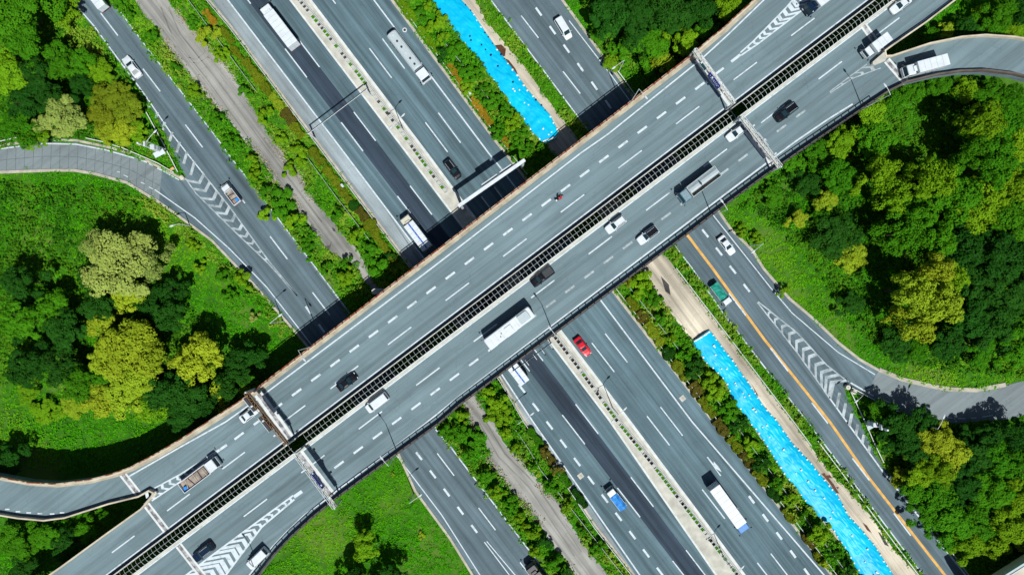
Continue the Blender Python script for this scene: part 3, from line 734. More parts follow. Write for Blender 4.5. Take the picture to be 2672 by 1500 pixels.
lamp('twin headed street lamp in the median above the overpass near the overhead bar', (1054, 343), 8.5, hd(.3, -.3), 1.3, .16, True)
lamp('twin headed street lamp in the median at the bottom of the picture', (1886, 1450), 8.5, hd(.3, -.3), 1.3, .16, True)
# sign gantries
def gantry(label, p, q, zt, zb0, zb1, truss_mat, signs=(), side=1, w=.7, d=.9, boxes=0, plate=True):
    A, B = W(*p, zt), W(*q, zt); v = B - A; L = v.length; ang = math.atan2(v.y, v.x)
    t = thing('sign_gantry', label, 'gantry', (A.x, A.y, zb0), ang, 'overhead gantries'); T = zt - zb0
    for x, zb in ((0, zb0), (L, zb1)):
        MB().rbox((x, 0, (zb - zb0 + T) / 2), (.32, .32, T - (zb - zb0) + .1), .05).build('post', M_STEEL, t)
    m = MB()
    for y in (-w / 2, w / 2):
        for z in (T, T - d): m.tube((0, y, z), (L, y, z), .06, n=5)
    n = max(2, int(L / 1.1))
    for i in range(n):
        x0, x1 = L * i / n, L * (i + 1) / n; s = 1 if i % 2 else -1
        m.tube((x0, -w / 2 * s, T), (x1, w / 2 * s, T), .035, n=4); m.tube((x0, w / 2, T if s > 0 else T - d), (x1, w / 2, T - d if s > 0 else T), .035, n=4)
        m.tube((x0, -w / 2, T), (x0, w / 2, T), .03, n=4); m.tube((x0, -w / 2, T), (x0, -w / 2, T - d), .03, n=4)
    m.build('truss', truss_mat, t)
    if plate: MB().box((L / 2, 0, T - d - .08), (L * .985, w * .9, .06)).build('shadow_plate', M_STEELD if truss_mat is not M_STEEL else M_CONC, t)  # solid plate added below the truss so that it casts an unbroken shadow
    for u0, u1, hgt, mat in signs:
        y = side * (w / 2 + .16); xc = L * (u0 + u1) / 2; ww = L * (u1 - u0)
        pn = MB().box((xc, y + (side * .22 if mat is M_STEELD else 0), T - d / 2 - .1), (ww, .55 if mat is M_STEELD else .12, hgt)).build('sign_panel', mat, t)
        if mat is M_STEELD: MB().box((xc, y + side * .54, T - d / 2 - .1), (ww + .1, .09, hgt + .08)).build('sign_frame', M_STEEL, pn)
        if mat is M_SIGNB:
            l = MB(); yy = y + side * .075
            for r in range(2):
                x = xc - ww * .4
                while x < xc + ww * .38:
                    e = random.uniform(.16, .34); l.box((x + e / 2, yy, T - d / 2 + .18 - r * .55), (e, .02, .3)); x += e + .14
            l.build('lettering', M_SIGNW, pn)
    for k in range(boxes):
        x = L * (k + .8) / (boxes + .6); MB().rbox((x, side * (w / 2 + .25), T + .12), (.35, .5, .3), .05).build('camera', M_OLD, t)
    return t
g1 = gantry('brown truss gantry over the far carriageway at the left, seen from behind its signs', (640, 1024), (747, 1161), ZB + 5.8, ZB + .5, ZB + .5, flat('brown_steel', (.30, .19, .10), .7, .4, .8), ((.06, .3, 1.5, M_STEELD), (.42, .68, 1.5, M_STEELD)), -1, boxes=3)
g2 = gantry('white truss gantry with a blue sign over the near carriageway at the bottom', (768, 1184), (872, 1326), ZB + 5.8, ZB + .5, ZB + .5, M_STEEL, ((.38, .66, 2.0, M_SIGNB),), 1, boxes=4)
g3 = gantry('pale truss gantry with a blue sign over the far carriageway at the top right', (1814, 128), (1917, 268), ZB + 5.8, ZB + .5, ZB + .5, M_STEEL, ((.42, .68, 2.0, M_SIGNB), (.2, .34, 1.2, flat('dark_green_sign', (.02, .13, .13), .5))), -1, boxes=3)
g4 = gantry('white truss gantry over the near carriageway at the right beside the woodland', (1937, 304), (2039, 435), ZB + 5.8, ZB + .5, ZB + .5, M_STEEL, ((.35, .62, 1.3, M_OLD),), 1, boxes=3)
def beam_gantry(label, p, q, zt, w, d, extra=0, mat=M_WHITE, panels=(), ticks=0):
    A, B = W(*p, zt), W(*q, zt); v = B - A; L = v.length; ang = math.atan2(v.y, v.x)
    t = thing('sign_gantry', label, 'gantry', (A.x, A.y, 0), ang, 'overhead gantries')
    for x in (.2, L - .2): MB().rbox((x, 0, (zt - d) / 2), (.5 * w + .2, .5 * w + .2, zt - d), .06, .01).build('post', mat, t)
    MB().rbox((L / 2, 0, zt - d / 2), (L + w, w, d), .12, .06).build('beam', mat, t)
    for u0, u1 in panels:
        MB().box((L * (u0 + u1) / 2, w / 2 + .45, zt - .9), (L * (u1 - u0), .14, 1.9)).build('sign_panel', mat, t)
        for u in (u0 + .02, u1 - .02): MB().box((L * u, w / 2 + .2, zt - .3), (.08, .42, .08)).build('bracket', M_STEELD, t)
    for k in range(ticks):
        x = L * (.34 + .2 * k); MB().box((x, -.55, zt - d / 2), (.1, 1.6, .1)).build('bracket', mat, t)
        MB().rbox((x, -1.25, zt - d / 2 - .05), (.3, .4, .3), .05).build('camera', M_STEELD, t)
beam_gantry('thick white beam gantry across the right highway lanes beside the overpass', (1199, 535), (1366, 419), 8.0, .72, .6, panels=((.38, .62), (.66, .84)))
beam_gantry('thin white bar gantry across the left highway lanes below the long white truck', (802, 349), (957, 232), 5.4, .22, .22, ticks=0)
beam_gantry('thin white bar gantry with small brackets tucked against the lower overpass edge', (1338, 968), (1440, 893), 5.6, .2, .2, ticks=4)
# equipment masts
def mast(label, base, h, ang):
    t = thing('equipment_mast', label, 'mast', W(*base), 0, 'equipment masts at the gores')
    MB().tube((0, 0, 0), (0, 0, h), .22, .12, 8).build('pole', M_OLD, t)
    for k, (z, w_, d_, h_) in enumerate(((h * .42, 1.9, .5, 1.4), (h * .55, 1.6, .5, 1.1), (h * .88, .6, .6, .9))):
        MB().rbox((.5 * math.cos(ang), .5 * math.sin(ang), z), (w_ * .6, d_ + .5, h_), .08).build('equipment_box', M_OLD, t)
    sp = MB().box((0, 0, 0), (2.3, 1.1, .07), 0).build('solar_panel', M_SILVER, t, (.3, -.5, h * .26)); sp.rotation_euler = (.35, .1, .5)
    for s in (-.6, .5):
        MB().tube((0, 0, h * .3), (1.4, s, h * .2), .07).build('bracket', M_OLD, t)
    MB().tube((0, 0, h), (0, 0, h + .9), .28, .2, 10).build('sensor_dome', M_WHITE, t)
mast('grey equipment mast with white boxes at the left gore by the loop ramp', (427, 400), 9.5, .5)
mast('grey equipment mast with white boxes in the right gore before the dark trees', (2258, 1100), 8.0, 2.5)
# gore drums and signs
for lab, p, r in (('round cream crash drum nearest the right gore chevrons', (2208, 1009), .55), ('round grey crash drum behind the cream one at the right gore', (2224, 1021), .55)):
    o = MB().tube((0, 0, 0), (0, 0, 1.0), r, r * .9, 14).build('crash_drum', M_CREAM); o.location = W(*p); tag(o, lab, 'crash drum')
    MB().tube((0, 0, 1.0), (0, 0, 1.04), r * .35, n=10).build('lid', M_KERB, o)
o = MB().rbox((0, 0, .5), (1.0, .9, 1.0), .2, .15).build('crash_cushion', M_CREAM); o.location = W(478, 465); o.rotation_euler = (0, 0, A_MAIN); tag(o, 'cream crash cushion at the nose of the left gore', 'crash cushion')
MB().box((0, 0, .6), (1.06, .3, .25)).build('band', M_YELL, o)
o = MB().rbox((0, 0, .35), (.9, .5, .7), .1).build('roadside_cabinet', M_YELL); o.location = W(452, 441); o.rotation_euler = (0, 0, .6); tag(o, 'small yellow cabinet on the grass at the tip of the left gore', 'cabinet')
MB().box((0, -.26, .38), (.7, .03, .5)).build('door', M_CREAM, o)
for k, (p, lab) in enumerate((((896, 486), 'small white and teal cabinet in the hedge left of the highway'), ((1226, 246), 'small white and teal cabinet by the right highway guardrail near the orange plants'))):
    o = MB().rbox((0, 0, .6), (.8, .5, 1.2), .06).build('roadside_cabinet', M_OLD); o.location = W(*p); o.rotation_euler = (0, 0, A_MAIN); tag(o, lab, 'cabinet')
    MB().box((0, -.26, .6), (.6, .03, .9)).build('door', flat('teal_door%d' % k, (.1, .42, .4), .5), o)
# ================================================================== BLUE SHEETS AND SANDBAGS
def tarp(label, Lp, Rp, n, m, hmax, seed):
    a = resample(WP(Lp), n); b = resample(WP(Rp), n); mb = MB(); top = []
    for i in range(n):
        row = []
        for j in range(m):
            u = j / (m - 1); p = a[i].lerp(b[i], u)
            w = mnoise.fractal(Vector((p.x * .5 + seed, p.y * .5, 0)), 1, 2, 4) * .10 + (abs(mnoise.noise(Vector(((p.x * .8 + p.y * .6) * 2.6, (p.y * .8 - p.x * .6) * .45 + seed, 3)))) - .25) * .30
            e = min(1, 5 * min(u, 1 - u), 8 * min(i / n, 1 - i / n) + .1)
            rr = .12 + hmax * math.sin(math.pi * u) ** .7 + w * e
            row.append((p.x, p.y, max(.06, rr)))
        top.append(row)
    idx = lambda i, j: i * m + j
    vs = [p for r in top for p in r]; fs = [(idx(i, j), idx(i + 1, j), idx(i + 1, j + 1), idx(i, j + 1)) for i in range(n - 1) for j in range(m - 1)]
    o = len(vs); bd = [(i, 0) for i in range(n)] + [(n - 1, j) for j in range(1, m)] + [(i, m - 1) for i in range(n - 2, -1, -1)] + [(0, j) for j in range(m - 2, 0, -1)]
    for i, j in bd: p = top[i][j]; vs.append((p[0], p[1], .01))
    nb = len(bd)
    for k in range(nb):
        k2 = (k + 1) % nb; fs.append((idx(*bd[k]), o + k, o + k2, idx(*bd[k2])))
    mb.add(vs, fs)
    ob = mb.build('blue_tarpaulin', M_TARP, smooth=True); tag(ob, label, 'tarpaulin'); return top
T1L = [(1040, -110), (1128, 0), (1139, 17), (1167, 58), (1209, 111), (1245, 149), (1283, 207), (1319, 257), (1366, 313), (1388, 351), (1418, 374)]
T1R = [(1120, -110), (1203, 0), (1217, 14), (1239, 41), (1264, 80), (1291, 119), (1316, 152), (1349, 194), (1377, 235), (1405, 266), (1435, 299), (1455, 340), (1452, 364)]
T2L = [(1808, 889), (1804, 894), (1817, 913), (1842, 946), (1877, 979), (1897, 1002), (1911, 1043), (1944, 1087), (1980, 1133), (2016, 1189), (2043, 1233), (2077, 1277), (2126, 1338), (2174, 1382), (2201, 1426), (2243, 1498), (2300, 1590)]
T2R = [(1850, 859), (1869, 883), (1891, 913), (1916, 946), (1944, 985), (1966, 1018), (1994, 1060), (2030, 1100), (2066, 1153), (2118, 1208), (2146, 1244), (2185, 1288), (2212, 1343), (2243, 1374), (2284, 1424), (2331, 1498), (2400, 1590)]
top1 = tarp('short blue sheet covering a mound above the overpass at the top', T1L, T1R, 260, 32, .6, 1.0)
top2 = tarp('long blue sheet covering a mound below the overpass at the bottom right', T2L, T2R, 420, 34, .7, 9.0)
bag_me = MB().loft([[(math.cos(i * math.pi / 5) * a * .30, math.sin(i * math.pi / 5) * a * .24, z) for i in range(10)] for a, z in ((.8, 0), (1, .06), (.95, .16), (.6, .24), (.15, .26))])
bag0 = None
def bag(p, dark, lab, grp):
    global bag0
    if bag0 is None:
        bag0 = {False: bag_me.build('sandbag', flat('sandbag_white', (.72, .76, .76), .9, .08, 2), smooth=True), True: None}; o = bag0[False]
    elif dark and bag0[True] is None: o = bag0[True] = bag_me.build('sandbag', flat('sandbag_navy', (.008, .012, .09), .9, .1, 2), smooth=True)
    else: o = bag0[dark].copy(); C.objects.link(o)
    o.location = p; o.rotation_euler = (0, 0, random.uniform(0, 3)); s = random.uniform(.6, .95); o.scale = (s, s, s)
    tag(o, lab, 'sandbag', grp)
def bags(top, which, nm):
    n, m = len(top), len(top[0]); ga, gb = 'sandbags along the edge of the %s blue sheet' % nm, 'sandbags scattered on the %s blue sheet' % nm
    step = 1.35
    for j, lab in ((1, 'left edge'), (m - 2, 'right edge')):
        acc = 0.
        for i in range(1, n - 1):
            acc += (Vector(top[i][j]) - Vector(top[i - 1][j])).length
            if acc > step:
                acc = random.uniform(-.3, .3); dk = nm == 'short' and random.random() < (.75 if i < n * .62 else .25)
                p = Vector(top[i][j]); bag(p + Vector((random.uniform(-.15, .15), 0, -.05)), dk, '%s sandbag holding the %s of the %s blue sheet' % ('dark navy' if dk else 'white', lab, nm), ga)
    for j in range(3, m - 3, 3):
        dk = nm == 'short' and i < n * .6
        bag(Vector(top[n - 3 if nm == 'short' else 2][j]), False, 'white sandbag on the rounded end of the %s blue sheet' % nm, ga)
    for k in range(20 if nm == 'short' else 36):
        i = random.randrange(6, n - 6); j = random.choice((m // 3, m // 2, m // 2, 2 * m // 3)) + random.choice((-1, 0, 1)); dk = nm == 'short' and i < n * .7
        bag(Vector(top[i][j]), dk, '%s sandbag lying in the middle of the %s blue sheet' % ('dark navy' if dk else 'white', nm), gb)
bags(top1, 0, 'short'); bags(top2, 1, 'long')
# ================================================================== VEHICLES
def wheel(parent, x, y, r, w=.22):
    s = 1 if y > 0 else -1
    t = MB().tube((x, y - w / 2, r), (x, y + w / 2, r), r, n=14).build('wheel', M_RUBBER, parent)
    MB().tube((x, y + s * (w / 2 - .01), r), (x, y + s * (w / 2 + .02), r), r * .6, n=10).build('rim', M_SILVER, t)
def car(name, label, cat, px, py, z, ang, paint, L=4.6, Wd=1.84, kind='sedan', roofmat=None, group=None):
    t = thing(name, label, cat, W(px, py, z + .7) - Vector((0, 0, .7)), ang, group)
    t.location.z = z + .008
    hw = Wd / 2
    if kind == 'sedan': prof = [(-.5, .74, .72), (-.485, .88, .90), (-.44, .96, .98), (-.3, 1, 1.0), (-.05, 1, .97), (.16, 1, .95), (.34, .97, .87), (.44, .89, .76), (.485, .78, .66), (.5, .66, .56)]; base = (-.37, .2); roof = (-.22, .03); rh = 1.45; bz = .95
    elif kind == 'suv': prof = [(-.5, .82, .85), (-.485, .93, 1.08), (-.44, .98, 1.12), (-.2, 1, 1.1), (.1, 1, 1.08), (.2, 1, 1.05), (.36, .97, .98), (.45, .9, .88), (.488, .8, .76), (.5, .7, .64)]; base = (-.475, .2); roof = (-.42, .05); rh = 1.72; bz = 1.06
    elif kind == 'van': prof = [(-.5, .9, .95), (-.49, .97, 1.1), (-.4, 1, 1.12), (0, 1, 1.12), (.25, 1, 1.08), (.38, .97, .98), (.46, .9, .85), (.49, .82, .72), (.5, .74, .62)]; base = (-.485, .33); roof = (-.455, .2); rh = 1.95; bz = 1.08
    else: prof = [(-.5, .94, .95), (-.49, .97, 1.0), (-.2, 1, 1.0), (.1, 1, 1.02), (.22, 1, 1.02), (.36, .97, 1.0), (.45, .92, .9), (.49, .82, .75), (.5, .76, .65)]; base = (-.06, .25); roof = (-.03, .13); rh = 1.75; bz = 1.0
    secs = []
    for u, wf, zt in prof:
        x, w = u * L, hw * wf
        secs.append([(x, -w * .9, .24), (x, -w, .42), (x, -w, zt - .16), (x, -w * .9, zt - .03), (x, -w * .5, zt), (x, w * .5, zt), (x, w * .9, zt - .03), (x, w, zt - .16), (x, w, .42), (x, w * .9, .24)])
    b = MB(); b.loft(secs)
    xb, xf, rb, rf = base[0] * L, base[1] * L, roof[0] * L, roof[1] * L
    wb, wr = hw * .9, hw * .72
    if kind == 'van': wr = hw * .82
    def ring(x0, x1, w, z, c):
        return [(x0, -w + c, z), (x0 + c * .5, -w, z), (x1 - c, -w, z), (x1, -w + c * 1.5, z), (x1, w - c * 1.5, z), (x1 - c, w, z), (x0 + c * .5, w, z), (x0, w - c, z)]
    b.loft([ring(xb, xf, wb, bz - .06, .12), ring(rb, rf, wr, rh - .06, .12)])
    body = b.build('body', paint, t, smooth=False)
    r = MB(); r.loft([ring(rb - .02, rf + .02, wr + .02, rh - .075, .12), ring(rb + .02, rf - .03, wr - .03, rh - .01, .16), ring(rb + .15, rf - .18, wr - .16, rh + .02, .16)])
    r.build('roof', roofmat or paint, t)
    def pane(nm, q, off):
        c = sum((Vector(p) for p in q), Vector()) / 4; n = (Vector(q[1]) - Vector(q[0])).cross(Vector(q[3]) - Vector(q[0])).normalized()
        if n.dot(Vector(off)) < 0: n = -n
        k = [c + (Vector(p) - c) * .92 + n * .02 for p in q]; k2 = [p - n * .03 for p in k]
        m_ = MB().add(k + k2, [(0, 1, 2, 3), (7, 6, 5, 4), (0, 4, 5, 1), (1, 5, 6, 2), (2, 6, 7, 3), (3, 7, 4, 0)]); m_.build(nm, M_GLASS, t)
    f = lambda w, c: w - c
    pane('windscreen', [(xf, -wb + .14, bz), (xf, wb - .14, bz), (rf, wr - .1, rh - .07), (rf, -wr + .1, rh - .07)], (1, 0, .5))
    pane('rear_window', [(xb, -wb + .12, bz), (xb, wb - .12, bz), (rb, wr - .1, rh - .07), (rb, -wr + .1, rh - .07)], (-1, 0, .5))
    for s in (-1, 1):
        pane('side_window', [(xb + .14, s * wb, bz), (xf - .2, s * wb, bz), (rf - .12, s * wr, rh - .08), (rb + .1, s * wr, rh - .08)], (0, s, .2))
        mx = xf - .28
        MB().rbox((mx, s * (hw + .08), bz + .05), (.16, .2, .14), .03).build('mirror', paint, t)
        MB().rbox((L * .47, s * hw * .62, .66), (.14, .36, .14), .03).build('headlight', M_LAMP, t)
        MB().rbox((-L * .49, s * hw * .72, .82), (.1, .3, .16), .03).build('tail_light', M_TAIL, t)
        if kind == 'suv': MB().box(((rb + rf) / 2, s * (wr - .1), rh + .05), ((rf - rb) * .82, .05, .05)).build('roof_rail', M_SILVER if roofmat or paint is not M_WHITE else M_BLACK, t)
        for x in (L * .31, -L * .30): wheel(t, x, s * (hw - .12), .33)
    if kind == 'pickup':
        x0, x1 = -L * .485, -L * .075
        bd = MB(); bd.box(((x0 + x1) / 2, 0, 1.012), (x1 - x0, Wd * .84, .02)); bd.build('cargo_bed', M_STEELD, t)
        for s in (-1, 1): MB().box(((x0 + x1) / 2, s * Wd * .45, 1.1), (x1 - x0, .1, .22)).build('bed_side', paint, t)
        MB().box((x0, 0, 1.1), (.09, Wd * .8, .22)).build('tailgate', paint, t)
    return t
def truck(name, label, cat, px, py, z, ang, L, Wd, cabL, cabmat, kind='box', bodymat=None, H_=3.4, cabH=2.5, group=None, roofmat=None):
    t = thing(name, label, cat, W(px, py, z + H_ * .85) - Vector((0, 0, H_ * .85)), ang, group); t.location.z = z + .008
    hw = Wd / 2; x1 = L / 2; x0 = x1 - cabL; xb = -L / 2
    MB().box(((xb + x1) / 2, 0, .75), (L * .96, Wd * .5, .35)).build('chassis', M_STEELD, t)
    c = MB(); w = hw * .96
    def ring(xa, xc, w, z, c=.12): return [(xa, -w, z), (xc - c, -w, z), (xc, -w + c, z), (xc, w - c, z), (xc - c, w, z), (xa, w, z)]
    c.loft([ring(x0 + .1, x1, w, .55), ring(x0 + .1, x1, w, 1.3), ring(x0 + .1, x1 - .1, w, cabH * .55), ring(x0 + .1, x1 - .38, w * .94, cabH - .08), ring(x0 + .18, x1 - .52, w * .86, cabH)])
    c.build('cab', cabmat, t)
    zt, zl = cabH - .2, max(1.35, cabH * .57)
    xa_, xl_ = x1 - .10 - .28 * (zl - cabH * .55) / (cabH * .45), x1 - .10 - .28 * (zt - cabH * .55) / (cabH * .45 - .08)
    MB().add([(xa_ + .03, -w * .84, zl), (xa_ + .03, w * .84, zl), (xl_ + .03, w * .8, zt), (xl_ + .03, -w * .8, zt), (xa_ - .02, -w * .84, zl), (xa_ - .02, w * .84, zl), (xl_ - .02, w * .8, zt), (xl_ - .02, -w * .8, zt)],
             [(0, 1, 2, 3), (7, 6, 5, 4), (0, 4, 5, 1), (1, 5, 6, 2), (2, 6, 7, 3), (3, 7, 4, 0)]).build('windscreen', M_GLASS, t)
    for s in (-1, 1):
        MB().box((x0 + cabL * .52, s * w * .99, cabH * .72), (cabL * .42, .06, cabH * .26)).build('side_window', M_GLASS, t)
        mm_ = MB(); mm_.tube((x1 - .25, s * w, cabH * .8), (x1 + .12, s * (hw + .26), cabH * .8), .035); mm_.rbox((x1 + .12, s * (hw + .28), cabH * .72), (.14, .24, .5), .03); mm_.build('mirror', M_STEELD, t)
        MB().rbox((x1 + .0, s * hw * .68, .85), (.1, .4, .22), .03).build('headlight', M_LAMP, t)
        MB().rbox((xb + .02, s * hw * .75, .85), (.08, .4, .18), .03).build('tail_light', M_TAIL, t)
        axles = [x1 - cabL * .45, xb + L * .2] + ([xb + L * .2 + 1.3] if L > 7 else []) + ([xb + L * .2 - 1.25] if L > 11 else [])
        for x in axles: wheel(t, x, s * (hw - .2), .5 if L > 7 else .38, .32)
    BL = x0 - xb - .12; bx = (xb + x0 - .12) / 2
    if kind == 'box':
        bb = MB().rbox((bx, 0, 1.05 + (H_ - 1.05) / 2), (BL, Wd, H_ - 1.05), .06, .05).build('cargo_box', bodymat, t)
        if roofmat is not None: MB().box((bx, 0, H_ + .003), (BL * .97, .3, .03)).build('stripe', roofmat, bb)
        for k in range(1, int(BL / 1.1)):
            MB().box((xb + k * BL / int(BL / 1.1), 0, H_ + .004), (.07, Wd * .93, .03)).build('roof_rib', M_SILVER, bb)
        for s in (-.25, .25): MB().box((xb - .01, s * Wd, 1.05 + (H_ - 1.05) / 2), (.06, Wd * .46, (H_ - 1.05) * .92)).build('rear_door', bodymat, bb)
        if L > 7: MB().rbox((x0 + .12, 0, cabH + .1), (cabL * .4, Wd * .5, .26), .08, .06).build('wind_deflector', cabmat, t)
    elif kind in ('open', 'dump'):
        h = .7 if kind == 'open' else 1.3; z0 = 1.15
        MB().box((bx, 0, z0), (BL, Wd, .12)).build('bed_floor', M_CARGO, t)
        for s in (-1, 1): MB().box((bx, s * (hw - .05), z0 + h / 2), (BL, .1, h)).build('bed_side', bodymat, t)
        MB().box((xb + .05, 0, z0 + h / 2), (.1, Wd - .2, h)).build('tailgate', bodymat, t); MB().box((x0 - .17, 0, z0 + h / 2 + .12), (.1, Wd - .2, h + .25)).build('headboard', bodymat, t)
        if kind == 'open':
            ld = MB(); ld.rbox((bx + .4, 0, z0 + .2), (BL * .7, Wd * .72, .26), .1, .04); ld.build('load', M_CARGO, t)
            for k in range(5): MB().box((bx - BL * .3 + k * BL * .16, random.uniform(-.2, .2), z0 + .4), (.12, Wd * .7, .12), random.uniform(-.4, .4)).build('plank', M_STEELD if k % 2 else M_KERB, t)
            MB().rbox((xb + .7, -.4, z0 + .35), (.8, .7, .5), .1).build('crate', M_BLUET, t)
        else:
            pts = [(-hw + .1, z0 + h * .8), (-hw * .4, z0 + h + .25), (0, z0 + h + .36), (hw * .25, z0 + h + .3), (hw * .42, z0 + .75)]
            ld = MB(); k = 9; secs = []
            for i in range(k):
                x = xb + .15 + (BL - .3) * i / (k - 1); e = random.uniform(-.06, .06)
                secs.append([(x, y, zz + (e if j else 0)) for j, (y, zz) in enumerate(pts)] + [(x, hw * .42, z0 + .1), (x, -hw + .1, z0 + .1)])
            ld.loft(secs); ld.build('load', M_SILVER, t)
            for k in range(7): MB().box((x0 + .22 + k * .2, 0, cabH + .03), (.06, Wd * .78, .06)).build('roof_rib', M_SILVER, t)
    elif kind == 'tank':
        n = 14; rz, ry, zc = .98, hw * .98, 2.3; secs = []
        for x, k in ((xb + .05, .75), (xb + .12, .93), (xb + .3, 1), (x0 - .6, 1), (x0 - .42, .93), (x0 - .35, .75)):
            secs.append([(x, ry * k * (abs(math.cos(a)) ** .7) * (1 if math.cos(a) >= 0 else -1), zc + rz * k * (abs(math.sin(a)) ** .7) * (1 if math.sin(a) >= 0 else -1)) for a in [2 * math.pi * i / n for i in range(n)]])
        tk = MB().loft(secs).build('tank', bodymat, t)
        for s in (-.5, .5): MB().box(((xb + x0 - .4) / 2, s * Wd * .62, zc + rz * .93), (BL * .84, .06, .16)).build('catwalk_rail', M_STEEL, tk)
        for k in range(6): MB().tube((xb + 1.0 + k * (BL - 2.2) / 5, -.1, zc + rz), (xb + 1.0 + k * (BL - 2.2) / 5, -.1, zc + rz + .14), .24, n=10).build('hatch', M_STEELD if k % 3 else M_OLD, tk)
        MB().box((x0 - .3, 0, zc + .4), (.1, Wd * .7, .2)).build('rear_rack', M_STEELD, t)
    elif kind == 'tarped':
        MB().box((bx, 0, 1.0), (BL, Wd, .14)).build('bed_floor', M_STEELD, t)
        ld = MB(); k = 8; secs = []
        for i in range(k):
            x = xb + BL * i / (k - 1); e = .35 * math.sin(i * 1.7) + .2
            secs.append([(x, -hw, 1.05), (x, -hw * (.9 + .1 * e), 1.35 + .2 * e), (x, -hw * .3, 1.75 + .25 * e), (x, hw * .35, 1.65 - .2 * e), (x, hw * .95, 1.4), (x, hw, 1.05)])
        ld.loft(secs).build('tarpaulin', bodymat, t)
        for s in (-1, 1): MB().box((bx, s * hw, 1.02), (BL, .05, .3)).build('bed_side', cabmat, t)
    return t
Rv = random.Random(3)
VB = 'vehicles on the overpass'; VG = 'vehicles on the roads below the overpass'
car('parked_car' if 0 else 'car', 'black sedan on the far overpass carriageway above the bottom left trellis', 'car', 906, 996, ZB, D_NE, M_BLACK, 4.7, 1.85, 'sedan', None, VB)
car('car', 'white hatchback with dark windscreen on the near overpass carriageway left of the black roofed one', 'car', 1606, 586, ZB, D_SW, M_WHITE, 4.6, 1.88, 'suv', None, VB)
car('car', 'white car with a black roof and silver rails on the near overpass carriageway', 'car', 1690, 614, ZB, D_SW, M_WHITE, 4.8, 1.9, 'suv', M_BLACK, VB)
car('van', 'white people carrier van on the near overpass carriageway below the black sedan', 'van', 984, 1050, ZB, D_SW, M_WHITE, 5.2, 1.95, 'van', None, VB)
car('pickup_truck', 'black pickup truck on the near overpass carriageway beside the middle trellis', 'pickup truck', 1415, 722, ZB, D_SW, M_BLACK, 5.2, 1.95, 'pickup', None, VB)
car('car', 'black people carrier on the near overpass carriageway by the right woodland', 'car', 2051, 293, ZB, D_SW, M_BLACK, 5.1, 1.95, 'suv', None, VB)
car('car', 'white sedan passing under the right hand white gantry on the overpass', 'car', 1922, 346, ZB, D_SW, M_WHITE, 4.7, 1.85, 'sedan', None, VB)
car('car', 'white car passing under the brown gantry at the left of the overpass', 'car', 651, 1080, ZB, D_NE, M_WHITE, 4.4, 1.8, 'sedan', None, VB)
car('car', 'dark navy car at the bottom left of the overpass beside the broad chevrons', 'car', 531, 1440, ZB, D_SW, M_NAVY, 4.9, 1.9, 'suv', None, VB)
car('van', 'white van on the off ramp at the bottom edge beside the green lawn', 'van', 672, 1456, ZB, hd(-.72, .7), M_WHITE, 5.2, 1.9, 'van', None, VB)
car('car', 'white car with dark windows at the top right edge of the overpass', 'car', 2350, 13, ZB, D_SW, M_WHITE, 4.7, 1.85, 'sedan', None, VB)
truck('truck', 'small white box truck at the right ramp junction on the overpass', 'truck', 2291, 117, ZB, D_SW, 5.6, 2.0, 1.6, M_WHITE, 'box', M_WHITE, 2.9, 2.1, VB)
truck('truck', 'white box truck coming round the curved ramp at the top right', 'truck', 2420, 170, ZB, hd(-.965, .262), 8.4, 2.3, 2.0, M_WHITE, 'box', M_WHITE, 3.3, 2.5, VB)
truck('truck', 'white box truck cut off by the top edge beside the upper chevrons', 'truck', 2150, -6, ZB, D_SW, 7.6, 2.3, 1.9, M_NAVY, 'box', M_WHITE, 3.2, 2.5, VB)
truck('truck', 'large dump truck with a heaped pale load on the overpass beside the near edge', 'truck', 1826, 482, ZB, D_SW, 9.4, 2.5, 2.0, flat('blue_grey_cab', (.10, .2, .26), .4), 'dump', M_SILVER, 2.9, 2.7, VB)
truck('truck', 'open truck with a dirty brown load on the overpass at the bottom left chevrons', 'truck', 518, 1240, ZB, D_NE, 9.2, 2.4, 2.3, M_WHITE, 'open', M_WHITE, 2.4, 2.5, VB)
# long bus
def bus(label, px, py, z, ang, L, Wd, H_):
    t = thing('bus', label, 'bus', W(px, py, z + H_ * .85) - Vector((0, 0, H_ * .85)), ang, VB); t.location.z = z + .008
    MB().rbox((0, 0, .35 + (H_ - .35) / 2), (L, Wd, H_ - .35), .22, .14).build('body', M_WHITE, t)
    MB().box((L / 2 + .0, 0, 2.05), (.05, Wd * .8, 1.3)).build('windscreen', M_GLASS, t); MB().box((-L / 2, 0, 2.3), (.05, Wd * .7, .8)).build('rear_window', M_GLASS, t)
    for s in (-1, 1):
        MB().box((0, s * Wd / 2, 2.15), (L * .86, .05, .8)).build('side_window', M_GLASS, t)
        mm_ = MB(); mm_.tube((L / 2 - .2, s * Wd * .45, 2.7), (L / 2 + .35, s * (Wd / 2 + .2), 2.6), .04); mm_.rbox((L / 2 + .35, s * (Wd / 2 + .22), 2.4), (.16, .2, .4), .03); mm_.build('mirror', M_STEELD, t)
        MB().rbox((L / 2, s * Wd * .35, .8), (.08, .4, .25), .03).build('headlight', M_LAMP, t)
        for x in (L * .3, -L * .25): wheel(t, x, s * (Wd / 2 - .17), .48, .3)
    for x in (L * .17, L * .21): MB().tube((x, .3 if x > L * .2 else -.15, H_), (x, .3 if x > L * .2 else -.15, H_ + .05), .13, n=10).build('roof_vent', M_STEELD, t)
    MB().rbox((-L * .32, 0, H_ + .14), (2.4, 1.9, .3), .15, .08).build('cooling_unit', M_SILVER, t)
    for k in range(1, 9): MB().box((-L / 2 + L * k / 9, 0, H_ + .003), (.06, Wd * .8, .025)).build('roof_rib', M_SILVER, t)
    MB().rbox((L * .02, 0, H_ + .07), (1.6, 1.2, .16), .1, .05).build('roof_hatch', M_WHITE, t)
